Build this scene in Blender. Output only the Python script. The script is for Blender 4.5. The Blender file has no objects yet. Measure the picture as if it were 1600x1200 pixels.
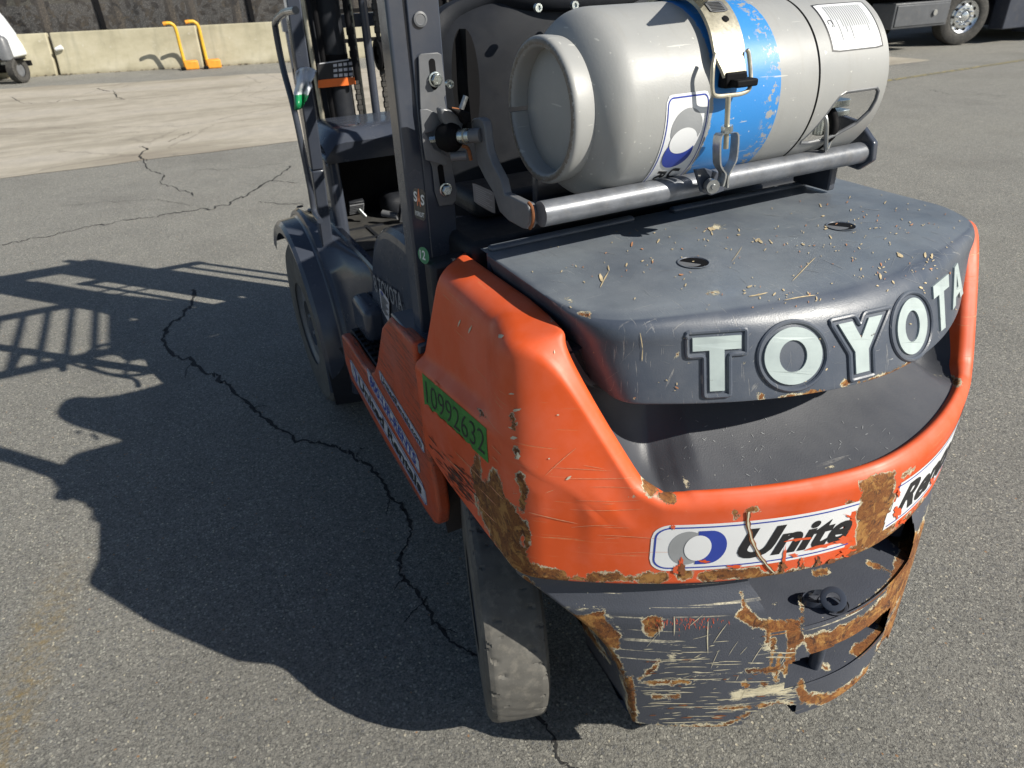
import bpy, bmesh, math, random
import numpy as np
from mathutils import Vector, Matrix
from mathutils.bvhtree import BVHTree

random.seed(7); rng = np.random.default_rng(7)
S = bpy.context.scene
COL = S.collection

# ------------------------------------------------------------------ camera
CAM = np.array([-.9421, -.4897, 1.5230]); FPX = 1068.47        # metres ; focal length in pixels of a 1600 wide picture
YAW, PITCH, ROLL = .4504, .53911, -.0423
def cam_axes():
    cy, sy, cp, sp = math.cos(YAW), math.sin(YAW), math.cos(PITCH), math.sin(PITCH)
    f = np.array([sy*cp, cy*cp, -sp]); r = np.array([cy, -sy, 0]); u = np.cross(r, f)
    cr, sr = math.cos(ROLL), math.sin(ROLL)
    return cr*r+sr*u, -sr*r+cr*u, f
CR, CU, CF = cam_axes()
cd = bpy.data.cameras.new('camera'); cam = bpy.data.objects.new('camera', cd); COL.objects.link(cam)
cd.sensor_width = 36; cd.sensor_fit = 'HORIZONTAL'; cd.lens = FPX/1600*36
cd.clip_start = .02; cd.clip_end = 400
m = Matrix.Identity(4)
for i in range(3):
    m[i][0] = CR[i]; m[i][1] = CU[i]; m[i][2] = -CF[i]; m[i][3] = CAM[i]
cam.matrix_world = m
cd.dof.use_dof = True; cd.dof.focus_distance = 1.25; cd.dof.aperture_fstop = 9
S.camera = cam
S.render.resolution_x = 1024; S.render.resolution_y = 768

# ------------------------------------------------------------------ sky, sun, exposure
SUNV = Vector((-.883, 1.035, -1.0)).normalized()               # direction the light travels
EL = math.asin(-SUNV.z); AZ = math.atan2(-SUNV.x, -SUNV.y)      # azimuth of the sun clockwise from +Y
W = bpy.data.worlds.new('World'); S.world = W; W.use_nodes = True
wn = W.node_tree; bg = wn.nodes['Background']
sky = wn.nodes.new('ShaderNodeTexSky'); sky.sky_type = 'NISHITA'; sky.sun_disc = False
sky.sun_elevation = EL; sky.sun_rotation = AZ; sky.air_density = 1.0; sky.dust_density = .6; sky.ozone_density = 1.2
wn.links.new(sky.outputs[0], bg.inputs[0]); bg.inputs[1].default_value = .062
sd = bpy.data.lights.new('sun', 'SUN'); sun = bpy.data.objects.new('sun', sd); COL.objects.link(sun)
sd.energy = 4.8; sd.angle = math.radians(.5); sd.color = (1, .95, .85)
sun.rotation_euler = SUNV.to_track_quat('-Z', 'Y').to_euler()
S.view_settings.view_transform = 'Standard'; S.view_settings.look = 'None'
S.view_settings.exposure = .42; S.view_settings.gamma = 1; S.view_settings.use_curve_mapping = False

# ------------------------------------------------------------------ measuring helpers (rays of the surveyed camera position)
def ray(px):
    d = CF+(px[0]-800)/FPX*CR-(px[1]-600)/FPX*CU
    return d/np.linalg.norm(d)
def onplane(px, ax, k):
    d = ray(px); t = (k-CAM[ax])/d[ax]; return CAM+t*d
def onX(px, k): return onplane(px, 0, k)
def onY(px, k): return onplane(px, 1, k)
def onZ(px, k): return onplane(px, 2, k)
def project(P):
    d = np.asarray(P, float)-CAM; z = d@CF
    return np.stack([800+FPX*(d@CR)/z, 600-FPX*(d@CU)/z], -1)

# ------------------------------------------------------------------ node helpers
class NT:
    def __init__(s, name):
        s.m = bpy.data.materials.new(name); s.m.use_nodes = True; s.t = s.m.node_tree
        s.b = s.t.nodes['Principled BSDF']; s.tc = s.t.nodes.new('ShaderNodeTexCoord')
    def n(s, ty, **kw):
        x = s.t.nodes.new(ty)
        for k, v in kw.items(): setattr(x, k, v)
        return x
    def put(s, sock, v):
        if isinstance(v, bpy.types.NodeSocket): s.t.links.new(v, sock)
        elif v is not None:
            if hasattr(sock.default_value, '__len__') and not hasattr(v, '__len__'): v = (v, v, v)
            if hasattr(sock.default_value, '__len__') and len(sock.default_value) == 4 and len(v) == 3: v = (*v, 1)
            sock.default_value = v
    def map(s, scale=(1, 1, 1), rot=(0, 0, 0), loc=(0, 0, 0), src=None):
        x = s.n('ShaderNodeMapping'); s.put(x.inputs[0], src or s.tc.outputs['Object'])
        x.inputs['Scale'].default_value = scale if hasattr(scale, '__len__') else (scale,)*3
        x.inputs['Rotation'].default_value = rot; x.inputs['Location'].default_value = loc
        return x.outputs[0]
    def noise(s, vec=None, scale=5, detail=4, rough=.55, dist=0):
        x = s.n('ShaderNodeTexNoise'); s.put(x.inputs['Vector'], vec or s.tc.outputs['Object'])
        x.inputs['Scale'].default_value = scale; x.inputs['Detail'].default_value = detail
        x.inputs['Roughness'].default_value = rough; x.inputs['Distortion'].default_value = dist
        return x.outputs['Fac']
    def voro(s, vec=None, scale=5, feature='F1', out='Distance', rnd=1):
        x = s.n('ShaderNodeTexVoronoi', feature=feature); s.put(x.inputs['Vector'], vec or s.tc.outputs['Object'])
        x.inputs['Scale'].default_value = scale; x.inputs['Randomness'].default_value = rnd
        return x.outputs[out]
    def math(s, op, a, b=None, c=None, clamp=False):
        x = s.n('ShaderNodeMath', operation=op, use_clamp=clamp); s.put(x.inputs[0], a)
        if b is not None: s.put(x.inputs[1], b)
        if c is not None: s.put(x.inputs[2], c)
        return x.outputs[0]
    def step(s, v, lo, hi, a=0., b=1.):
        x = s.n('ShaderNodeMapRange', clamp=True); s.put(x.inputs[0], v)
        for i, q in enumerate((lo, hi, a, b)): x.inputs[i+1].default_value = q
        return x.outputs[0]
    def mix(s, f, a, b):
        x = s.n('ShaderNodeMix', data_type='RGBA'); s.put(x.inputs[0], f); s.put(x.inputs[6], a); s.put(x.inputs[7], b)
        return x.outputs[2]
    def ramp(s, f, stops):
        x = s.n('ShaderNodeValToRGB'); s.put(x.inputs[0], f); e = x.color_ramp.elements
        while len(e) < len(stops): e.new(.5)
        for q, (p, c) in zip(e, stops): q.position = p; q.color = (*c, 1)
        return x.outputs[0]
    def attr(s, name):
        x = s.n('ShaderNodeAttribute'); x.attribute_name = name; return x.outputs['Fac']
    def xyz(s, src=None):
        x = s.n('ShaderNodeSeparateXYZ'); s.put(x.inputs[0], src or s.tc.outputs['Object']); return x.outputs
    def bump(s, h, strength=.3, dist=.002, nrm=None):
        x = s.n('ShaderNodeBump'); s.put(x.inputs['Height'], h); x.inputs['Strength'].default_value = strength
        x.inputs['Distance'].default_value = dist
        if nrm: s.put(x.inputs['Normal'], nrm)
        return x.outputs[0]
    def out(s, base=None, rough=None, metal=None, normal=None, **kw):
        if base is not None: s.put(s.b.inputs['Base Color'], base)
        if rough is not None: s.put(s.b.inputs['Roughness'], rough)
        if metal is not None: s.put(s.b.inputs['Metallic'], metal)
        if normal is not None: s.put(s.b.inputs['Normal'], normal)
        for k, v in kw.items(): s.put(s.b.inputs[k.replace('_', ' ')], v)
        return s.m

def simple(name, col, rough=.5, metal=0, var=.15, scale=8, bump=0., bscale=300, dust=0., spec=.5):
    t = NT(name); c = np.array(col)
    base = t.mix(t.step(t.noise(scale=scale, detail=6), .3, .7), tuple(c*(1-var)), tuple(np.minimum(c*(1+var), .95)))
    if dust: base = t.mix(t.step(t.noise(scale=scale*2.3, detail=8, rough=.7), .5, .8, 0, dust), base, (.32, .29, .24))
    r = t.step(t.noise(scale=scale*3, detail=5), .3, .7, max(rough-.08, .02), min(rough+.1, 1))
    nr = t.bump(t.noise(scale=bscale, detail=3), bump, .001) if bump else None
    return t.out(base, r, metal, nr, Specular_IOR_Level=spec)

RUSTC = [(.0, (.012, .006, .004)), (.40, (.040, .015, .008)), (.46, (.13, .040, .010)), (.51, (.27, .105, .022)), (.56, (.15, .048, .012)), (.62, (.05, .017, .008)), (.70, (.30, .14, .04)), (1., (.10, .035, .012))]
def scratch_layer(t, specs, gate=None):
    """thin streaks: (scale vector, rotation, threshold)"""
    acc = None
    for sc, rot, th in specs:
        v = t.noise(t.map(sc, rot), scale=1, detail=2, rough=.4)
        a = t.step(v, th, th+.012)
        acc = a if acc is None else t.math('MAXIMUM', acc, a)
    if gate is not None: acc = t.math('MULTIPLY', acc, gate)
    return acc
def painted(name, col, rough, scratches, gate_scale=6, gate=(.5, .62), scol=(.55, .48, .33), texture=0., tscale=260, flow=.12, speck=0., haze=(.3, .0), prim=(.60, .54, .38), coat=0., top_sheen=0.):
    """worn machine paint; vertex attribute 'wear' places the rust, noise makes its outline ragged"""
    t = NT(name); t.m['worn'] = 1; c = np.array(col)
    base = t.mix(t.step(t.noise(scale=3.5, detail=6), .3, .7), tuple(c*(1-flow)), tuple(c*(1+flow)))
    if haze[1]: base = t.mix(t.step(t.noise(scale=7, detail=7, rough=.65), .42, .75, 0, haze[1]), base, (haze[0],)*3)
    fine = t.noise(t.map((9, 9, 9)), scale=12, detail=8, rough=.75)
    g = t.step(t.noise(scale=gate_scale, detail=3), *gate)
    sc = scratch_layer(t, scratches, g)
    base = t.mix(t.math('MULTIPLY', sc, t.step(fine, .35, .6)), base, scol)
    if speck:
        sp = t.step(t.voro(scale=55), .0, speck, 1, 0); sp = t.math('GREATER_THAN', sp, .5)
        sp = t.math('MULTIPLY', sp, t.step(t.noise(scale=14), .5, .56)); base = t.mix(sp, base, scol)
    w = t.attr('wear')
    e = t.math('ADD', w, t.math('MULTIPLY', t.math('SUBTRACT', t.noise(scale=42, detail=10, rough=.80), .5), 3.4))
    rust = t.step(e, -.02, .06); primer = t.step(t.math('ADD', e, t.math('MULTIPLY', t.step(t.noise(scale=24, detail=5), .42, .64), .30)), -.03, .0)
    rc = t.mix(t.step(t.noise(scale=300, detail=6, rough=.8), .38, .62), t.ramp(t.noise(t.map((1, 1, .6)), scale=60, detail=10, rough=.85, dist=2), RUSTC), t.ramp(t.noise(scale=170, detail=8, rough=.9), RUSTC))
    rc = t.mix(t.step(t.noise(scale=30, detail=7, rough=.7, dist=.8), .50, .58, 0, .75), rc, (.40, .205, .055))
    rc = t.mix(t.step(t.noise(t.map((1, 1, 1), (0, 0, 0), (7, 3, 5)), scale=36, detail=8, rough=.75, dist=1), .52, .60, 0, .85), rc, (.045, .016, .008))
    if top_sheen: base = t.mix(t.math('MULTIPLY', t.step(t.xyz(t.n('ShaderNodeNewGeometry').outputs['Normal'])[2], .93, 1.0, 0, top_sheen), t.step(t.noise(scale=6, detail=7, rough=.65), .3, .62, .35, 1)), base, (.26, .29, .31))  # upward faces mixed paler: sky sheen and scratch haze put into the colour
    p2 = t.attr('primer'); e2 = t.math('ADD', p2, t.math('MULTIPLY', t.math('SUBTRACT', t.noise(t.map((1, 1, 3.2)), scale=34, detail=10, rough=.85), .5), 5.2)); e2 = t.math('SUBTRACT', e2, .45)
    primer = t.math('MAXIMUM', primer, t.step(e2, 0, .05))
    pc = t.mix(t.step(t.noise(scale=60, detail=5), .4, .65), prim, tuple(np.array(prim)*.72))
    base = t.mix(primer, base, pc); base = t.mix(rust, base, rc)
    r = t.step(t.noise(scale=18, detail=6), .3, .7, rough-.06, rough+.12)
    r = t.mix(t.math('MAXIMUM', rust, primer), r, (.85,)*3)
    h = t.math('SUBTRACT', 1, t.math('ADD', t.math('MULTIPLY', primer, .5), t.math('MULTIPLY', rust, .5)))
    h = t.math('ADD', h, t.math('MULTIPLY', t.math('MULTIPLY', t.noise(scale=160, detail=5), rust), .5))
    h = t.math('SUBTRACT', h, t.math('MULTIPLY', sc, .25))
    n1 = t.bump(h, .8, .0012)
    if texture: n1 = t.bump(t.noise(scale=tscale, detail=2), texture, .0012, n1)
    else: n1 = t.bump(t.noise(scale=9, detail=4), .06, .004, n1)
    return t.out(base, r, 0, n1, **({'Coat_Weight': coat, 'Coat_Roughness': .15} if coat else {}))

D = math.radians
ORANGE = (.68, .088, .014); DARK = (.047, .051, .062)
M = {}
M['orange'] = painted('worn_orange_paint', ORANGE, .48, [((6, 6, 260), (0, 0, 0), .70), ((9, 9, 300), (0, D(28), 0), .73), ((5, 5, 240), (0, D(-38), 0), .74)], scol=(.62, .27, .12), haze=(.5, .12), gate=(.46, .60), speck=.07)
M['orange_side'] = painted('scraped_orange_paint', (.50, .075, .02), .42, [((90, 5, 200), (D(6), 0, 0), .59), ((90, 6, 260), (D(20), 0, 0), .61), ((90, 4, 150), (D(-8), 0, 0), .62)], scol=(.10, .035, .02), haze=(.14, .45), gate=(.36, .5))
M['bumper'] = painted('textured_grey_paint', (.064, .070, .088), .44, [((3, 3, 190), (0, 0, 0), .665), ((2.2, 2.2, 95), (0, D(1.5), 0), .70), ((7, 7, 240), (0, D(30), 0), .745)], gate=(.44, .55), scol=(.66, .60, .44), texture=.45, tscale=330, speck=.09)
M['cover'] = painted('scratched_dark_cover_paint', (.064, .078, .106), .34, [((300, 16, 16), (0, 0, D(12)), .71), ((16, 320, 16), (0, 0, D(25)), .71), ((360, 22, 22), (0, 0, D(-35)), .71), ((20, 420, 20), (0, 0, D(-14)), .72), ((300, 14, 14), (0, 0, D(60)), .72)], gate=(.42, .56), scol=(.24, .24, .24), top_sheen=.50, haze=(.22, .34), texture=.18, tscale=420, speck=.08)
M['shelf'] = painted('dark_shelf_paint', (.058, .062, .074), .5, [((7, 7, 200), (0, 0, 0), .74)], scol=(.4, .38, .34), haze=(.14, .22), texture=.3, tscale=420, speck=.075)
M['frame'] = simple('dark_blue_grey_frame_paint', (.052, .060, .080), .20, 0, .12, 6, dust=.06)
M['frame_grey'] = simple('satin_grey_bracket_paint', (.135, .140, .150), .38, 0, .12, 20, .1, 500, dust=.15)
M['plastic'] = simple('black_textured_plastic', (.017, .019, .024), .5, 0, .2, 12, .4, 900, dust=.015, spec=.28)
M['black'] = simple('matt_black', (.005, .005, .006), .7, 0, .2, 10, spec=.15)
M['rubber'] = simple('dusty_black_rubber', (.045, .043, .040), .8, 0, .25, 14, .3, 120, dust=.35)
M['zinc'] = simple('bright_zinc_plating', (.62, .66, .64), .28, 1, .12, 90)
M['steel'] = simple('greyish_plated_steel', (.42, .43, .43), .38, .9, .15, 60, .1, 300)
M['brass'] = simple('yellow_chromate_steel', (.46, .43, .34), .42, .6, .22, 35, .15, 200, dust=.25)
M['bar'] = simple('worn_grey_tube', (.15, .16, .18), .38, .25, .25, 30, .12, 300, dust=.28)
M['rust'] = simple('flat_rust', (.20, .072, .025), .85, 0, .45, 60, .5, 200)
M['primer'] = simple('cream_primer', (.56, .51, .37), .8, 0, .2, 80)
M['inlay'] = None
M['white'] = simple('white_vinyl', (.74, .75, .76), .4, 0, .04, 12)
M['white_dirty'] = simple('grubby_white_vinyl', (.52, .52, .55), .5, 0, .14, 30, dust=.2)
M['ink'] = simple('black_print', (.016, .016, .018), .45, 0, .1, 20)
M['ink_grey'] = simple('grey_print', (.30, .31, .32), .45, 0, .08, 20)
M['ink_blue'] = simple('blue_print', (.028, .055, .33), .4, 0, .1, 20)
M['green_tag'] = simple('green_vinyl', (.035, .20, .028), .5, 0, .2, 30)
M['green_print'] = simple('green_sticker_print', (.01, .22, .09), .4, 0, .1, 20)
M['orange_print'] = simple('orange_strip', (.75, .16, .03), .4, 0, .1, 20)
M['letter_print'] = simple('silver_grey_print', (.22, .23, .25), .4, 0, .1, 20)
t = NT('pale_letter_vinyl'); b0 = t.mix(t.step(t.noise(scale=30, detail=6), .35, .7), (.44, .51, .50), (.37, .43, .43))
b0 = t.mix(t.step(t.noise(t.map((1, 1, 2)), scale=26, detail=8, rough=.7), .66, .69), b0, (.10, .09, .085)); M['inlay'] = t.out(b0, .42)

# ------------------------------------------------------------------ object helpers
ORG = {}                                  # world origin of each object, so that parts can be given in world coordinates
BV = {}
def tag(o, label=None, cat=None, group=None, kind=None):
    if label: o['label'] = label
    if cat: o['category'] = cat
    if group: o['group'] = group
    if kind: o['kind'] = kind
    return o
def empty(name, loc, label, cat, group=None):
    o = bpy.data.objects.new(name, None); COL.objects.link(o); o.location = loc; o.empty_display_size = .1
    ORG[o.name] = np.array(loc, float); return tag(o, label, cat, group)
def mesh(name, V, F, mat, parent=None, smooth=True, ang=32, bevel=0, seg=2, loc=None, kind=None):
    V = np.asarray(V, float)
    org = ORG[parent.name] if parent else np.array(loc if loc is not None else (0, 0, 0), float)
    me = bpy.data.meshes.new(name); me.from_pydata((V-org).tolist(), [], [list(map(int, f)) for f in F]); me.validate()
    mats = mat if isinstance(mat, (list, tuple)) else [mat]
    for q in mats: me.materials.append(q)
    if smooth:
        me.shade_smooth(); me.set_sharp_from_angle(angle=D(ang))
    if any(q.get('worn') for q in mats if q):
        for nm_ in ('wear', 'primer'):
            a_ = me.attributes.new(nm_, 'FLOAT', 'POINT'); a_.data.foreach_set('value', np.full(len(me.vertices), -3., np.float32))
    o = bpy.data.objects.new(name, me); COL.objects.link(o)
    if parent: o.parent = parent
    else: o.location = org
    ORG[o.name] = org
    if bevel:
        b = o.modifiers.new('bevel', 'BEVEL'); b.width = bevel; b.segments = seg; b.limit_method = 'ANGLE'; b.angle_limit = D(35); b.harden_normals = False
    if kind: o['kind'] = kind
    return o
def join(parts):
    V, F, n = [], [], 0
    for v, f in parts:
        V.append(np.asarray(v, float)); F += [tuple(i+n for i in q) for q in f]; n += len(v)
    return np.concatenate(V), F
def box(c, s, R=None):
    c = np.array(c, float); h = np.array(s, float)/2
    P = np.array([[x, y, z] for x in (-1, 1) for y in (-1, 1) for z in (-1, 1)])*h
    if R is not None: P = P@np.array(R).T
    F = [(0, 1, 3, 2), (4, 6, 7, 5), (0, 4, 5, 1), (2, 3, 7, 6), (0, 2, 6, 4), (1, 5, 7, 3)]
    return P+c, F
def beam(a, b, w, h, up=(0, 0, 1)):
    a, b = np.array(a, float), np.array(b, float); d = b-a; L = np.linalg.norm(d); d /= L
    s = np.cross(d, up); s /= np.linalg.norm(s); u = np.cross(s, d)
    R = np.stack([s, d, u], 1); return box((a+b)/2, (w, L, h), R)
def frame_of(d):
    d = d/np.linalg.norm(d); a = np.array([0, 0, 1.]) if abs(d[2]) < .9 else np.array([1., 0, 0])
    s = np.cross(d, a); s /= np.linalg.norm(s); return s, np.cross(s, d)
def tube(P, r, n=12, closed=False, caps=True):
    P = np.asarray(P, float); m_ = len(P); V = []; F = []
    R = r if hasattr(r, '__len__') else [r]*m_
    pu = None
    for i in range(m_):
        if closed: d = P[(i+1) % m_]-P[i-1]
        else: d = P[min(i+1, m_-1)]-P[max(i-1, 0)]
        d = d/np.linalg.norm(d)
        if pu is None: s, u = frame_of(d)
        else:
            s = np.cross(d, pu); s /= np.linalg.norm(s)+1e-12; u = np.cross(s, d)
        if pu is None: u = np.cross(s, d)
        pu = u
        for k in range(n):
            a = 2*math.pi*k/n; V.append(P[i]+R[i]*(math.cos(a)*s+math.sin(a)*u))
    for i in range(m_ if closed else m_-1):
        j = (i+1) % m_
        for k in range(n): F.append((i*n+k, i*n+(k+1) % n, j*n+(k+1) % n, j*n+k))
    if caps and not closed: F.append(tuple(range(n-1, -1, -1))); F.append(tuple((m_-1)*n+k for k in range(n)))
    return np.array(V), F
def smooth_path(P, n=6):
    P = np.asarray(P, float); out = []
    for i in range(len(P)-1):
        p0, p1, p2, p3 = P[max(i-1, 0)], P[i], P[i+1], P[min(i+2, len(P)-1)]
        for k in range(n):
            q = k/n; out.append(.5*((2*p1)+(-p0+p2)*q+(2*p0-5*p1+4*p2-p3)*q*q+(-p0+3*p1-3*p2+p3)*q**3))
    out.append(P[-1]); return np.array(out)
def lathe(prof, c, axis, n=48, closed=False, a0=0, a1=360):
    """prof = (along, radius) points; axis unit vector"""
    axis = np.array(axis, float); axis /= np.linalg.norm(axis); s, u = frame_of(axis); c = np.array(c, float); V = []; F = []
    full = abs(a1-a0) >= 359.9; N = n if full else n+1
    for x, r in prof:
        for k in range(N):
            a = math.radians(a0+(a1-a0)*k/n); V.append(c+axis*x+r*(math.cos(a)*s+math.sin(a)*u))
    m_ = len(prof)
    for i in range(m_ if closed else m_-1):
        j = (i+1) % m_
        for k in range(N if full else N-1): F.append((i*N+k, j*N+k, j*N+(k+1) % N, i*N+(k+1) % N))
    return np.array(V), F
def cyl(a, b, r, n=20):
    return tube([a, b], r, n)
def prism(poly, ax, k0, k1):
    """extrude a polygon (list of 3D points on a plane) along world axis ax between k0 and k1"""
    P = np.asarray(poly, float); n = len(P); A = P.copy(); B = P.copy(); A[:, ax] = k0; B[:, ax] = k1
    F = [tuple(range(n)), tuple(range(2*n-1, n-1, -1))]+[(i, i+n, (i+1) % n+n, (i+1) % n) for i in range(n)]
    return np.concatenate([A, B]), F
def fixn(o):
    bm = bmesh.new(); bm.from_mesh(o.data); bmesh.ops.recalc_face_normals(bm, faces=bm.faces); bm.to_mesh(o.data); bm.free(); return o
def grid(P, closed_u=False):
    """P array [nu][nv][3]"""
    P = np.asarray(P, float); nu, nv = P.shape[:2]; F = []
    for i in range(nu if closed_u else nu-1):
        j = (i+1) % nu
        for k in range(nv-1): F.append((i*nv+k, j*nv+k, j*nv+k+1, i*nv+k+1))
    return P.reshape(-1, 3), F
def round_poly(P, R, seg, sub):
    """polyline with rounded corners and a constant number of points. sub = points inside each straight run"""
    P = [np.array(p, float) for p in P]; out = []; prev = P[0]; ends = []
    for i in range(1, len(P)-1):
        a, b, c = P[i-1], P[i], P[i+1]; la, lc = np.linalg.norm(a-b), np.linalg.norm(c-b)
        r = min(R[i-1], la*.45, lc*.45); p = b+(a-b)/max(la, 1e-9)*r; q = b+(c-b)/max(lc, 1e-9)*r
        ends.append((p, b, q))
    cur = P[0]
    for i, (p, b, q) in enumerate(ends):
        n = sub[i]
        for k in range(n): out.append(cur+(p-cur)*k/n)
        for k in range(seg): w = k/seg; out.append((1-w)**2*p+2*w*(1-w)*b+w*w*q)
        cur = q
    n = sub[-1]
    for k in range(n+1): out.append(cur+(P[-1]-cur)*k/n)
    return out
def register(key, *objs):
    V = []; F = []; n = 0
    for o in objs:
        org = ORG[o.name]
        v = np.empty(len(o.data.vertices)*3); o.data.vertices.foreach_get('co', v); v = v.reshape(-1, 3)+org
        V += [tuple(q) for q in v]; F += [tuple(i+n for i in p.vertices) for p in o.data.polygons]; n = len(V)
    BV[key] = BVHTree.FromPolygons(V, F)
def cast(px, key, off=.0008):
    d = ray(px); h = BV[key].ray_cast(Vector(CAM), Vector(d), 50)
    if h[0] is None: return None
    nrm = np.array(h[1]); nrm = -nrm if nrm@d > 0 else nrm
    return np.array(h[0])+nrm*off

# ------------------------------------------------------------------ wear painting
def sdf_poly(Q, poly):
    poly = np.array(poly, float); n = len(poly); d = np.full(len(Q), 1e9); ins = np.zeros(len(Q), bool)
    for i in range(n):
        a, b = poly[i], poly[(i+1) % n]; ab = b-a; t_ = np.clip(((Q-a)@ab)/(ab@ab+1e-9), 0, 1)
        d = np.minimum(d, np.linalg.norm(Q-a-t_[:, None]*ab, axis=1))
        c = ((a[1] > Q[:, 1]) != (b[1] > Q[:, 1])); xi = (b[0]-a[0])*(Q[:, 1]-a[1])/((b[1]-a[1])+1e-12)+a[0]
        ins ^= c & (Q[:, 0] < xi)
    return np.where(ins, d, -d)
def sdf_line(Q, pts, r):
    d = np.full(len(Q), 1e9); pts = np.array(pts, float)
    for a, b in zip(pts[:-1], pts[1:]):
        ab = b-a; t_ = np.clip(((Q-a)@ab)/(ab@ab+1e-9), 0, 1); d = np.minimum(d, np.linalg.norm(Q-a-t_[:, None]*ab, axis=1))
    return r-d
def wear(o, rust, primer=(), k=9.):
    me = o.data; n = len(me.vertices); v = np.empty(n*3); me.vertices.foreach_get('co', v); v = v.reshape(-1, 3)+ORG[o.name]
    nm = np.empty(n*3); me.vertices.foreach_get('normal', nm); nm = nm.reshape(-1, 3)
    Q = project(v)
    for name, shp in (('wear', rust), ('primer', primer)):
        f = np.full(n, -30.)
        for s in shp:
            if s[0] == 'p': f = np.maximum(f, sdf_poly(Q, s[1]))
            elif s[0] == 'l': f = np.maximum(f, sdf_line(Q, s[1], s[2]))
            elif s[0] == 'w':                                           # world space rule
                f = np.maximum(f, s[1](v))
        a = me.attributes.get(name) or me.attributes.new(name, 'FLOAT', 'POINT'); a.data.foreach_set('value', np.clip(f/k, -3, 3).astype(np.float32))

# ------------------------------------------------------------------ print helpers
def homog(q):
    TL, TR, BR, BL = [np.array(p, float) for p in q]
    src = [(0, 1), (1, 1), (1, 0), (0, 0)]; A = []; B = []
    for (u, v), p in zip(src, (TL, TR, BR, BL)):
        A.append([u, v, 1, 0, 0, 0, -p[0]*u, -p[0]*v]); B.append(p[0]); A.append([0, 0, 0, u, v, 1, -p[1]*u, -p[1]*v]); B.append(p[1])
    h = np.append(np.linalg.solve(np.array(A), np.array(B)), 1).reshape(3, 3)
    def f(u, v):
        w = h@np.array([u, v, 1]); return w[:2]/w[2]
    return f
TXT = {}
def text_geo(s, bold=0., depth=0., shear=0., maxlen=None):
    cu = bpy.data.curves.new('lettering', 'FONT'); cu.body = s; cu.offset = bold; cu.extrude = depth; cu.shear = shear; cu.resolution_u = 4
    cu.fill_mode = 'BOTH' if depth else 'FRONT'
    o = bpy.data.objects.new('lettering', cu); COL.objects.link(o); bpy.context.view_layer.update()
    me = bpy.data.meshes.new_from_object(o)
    bm = bmesh.new(); bm.from_mesh(me)
    bmesh.ops.triangulate(bm, faces=bm.faces)
    if maxlen:
        for _ in range(3):
            es = [e for e in bm.edges if e.calc_length() > maxlen]
            if not es: break
            bmesh.ops.subdivide_edges(bm, edges=es, cuts=1); bmesh.ops.triangulate(bm, faces=[f for f in bm.faces if len(f.verts) > 3])
    V = np.array([v.co[:] for v in bm.verts]); F = [tuple(v.index for v in f.verts) for f in bm.faces]; bm.free()
    bpy.data.objects.remove(o); bpy.data.curves.remove(cu); bpy.data.meshes.remove(me)
    lo, hi = V[:, :2].min(0), V[:, :2].max(0); V[:, :2] = (V[:, :2]-lo)/(hi-lo)
    return V, F
def place2d(V, F, fn):
    """map 2D unit coords through fn(u,v[,h]) -> world; drops faces with missing points"""
    W_ = [fn(*p) for p in V]; ok = [w is not None for w in W_]
    W_ = [w if w is not None else np.zeros(3) for w in W_]
    return np.array(W_), [f for f in F if all(ok[i] for i in f)]
def sub(u0, u1, v0, v1, fn): return lambda u, v, h=0: fn(u0+(u1-u0)*u, v0+(v1-v0)*v, h)
def rrect(nu=24, nv=3, ru=.05, rv=.2):
    P = np.zeros((nu+1, nv+1, 3))
    for i in range(nu+1):
        u = i/nu; e = max(0, ru-u, u-(1-ru))/ru if ru else 0; v0 = rv*(1-math.sqrt(max(0, 1-e*e)))
        for j in range(nv+1): P[i, j] = (u, v0+(1-2*v0)*j/nv, 0)
    return grid(P)
def rframe(ru, rv, tu, tv, n=6, inset=(0, 0)):
    """rounded outline band as a closed strip"""
    out = []
    for iu, iv, ru_, rv_ in ((inset[0], inset[1], ru, rv), (inset[0]+tu, inset[1]+tv, max(ru-tu, .001), max(rv-tv, .001))):
        L = []
        def line(a, b, k):
            for i in range(k): L.append((a[0]+(b[0]-a[0])*i/k, a[1]+(b[1]-a[1])*i/k))
        for (cx, cy, s0) in ((1-iu-ru_, 1-iv-rv_, 0), (iu+ru_, 1-iv-rv_, 90), (iu+ru_, iv+rv_, 180), (1-iu-ru_, iv+rv_, 270)):
            for k in range(n+1):
                a = math.radians(s0+90*k/n); L.append((cx+ru_*math.cos(a), cy+rv_*math.sin(a)))
            # subdivide the straight run that follows
            nxt = {0: (iu+ru_, 1-iv), 90: (iu, iv+rv_), 180: (1-iu-ru_, iv), 270: (1-iu, 1-iv-rv_)}[s0]
            a0 = L[-1]
            for q in range(1, 24): L.append((a0[0]+(nxt[0]-a0[0])*q/24, a0[1]+(nxt[1]-a0[1])*q/24))
        out.append(L)
    n_ = len(out[0]); V = [(*p, 0) for p in out[0]]+[(*p, 0) for p in out[1]]
    F = [(i, (i+1) % n_, n_+(i+1) % n_, n_+i) for i in range(n_)]
    return np.array(V), F
def disc(cu, cv, ru, rv, n=32, rings=4):
    V = [(cu, cv, 0)]; F = []
    for r in range(1, rings+1):
        for k in range(n):
            a = 2*math.pi*k/n; V.append((cu+ru*r/rings*math.cos(a), cv+rv*r/rings*math.sin(a), 0))
    for k in range(n): F.append((0, 1+k, 1+(k+1) % n))
    for r in range(rings-1):
        for k in range(n): F.append((1+r*n+k, 1+(r+1)*n+k, 1+(r+1)*n+(k+1) % n, 1+r*n+(k+1) % n))
    return np.array(V), F

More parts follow.
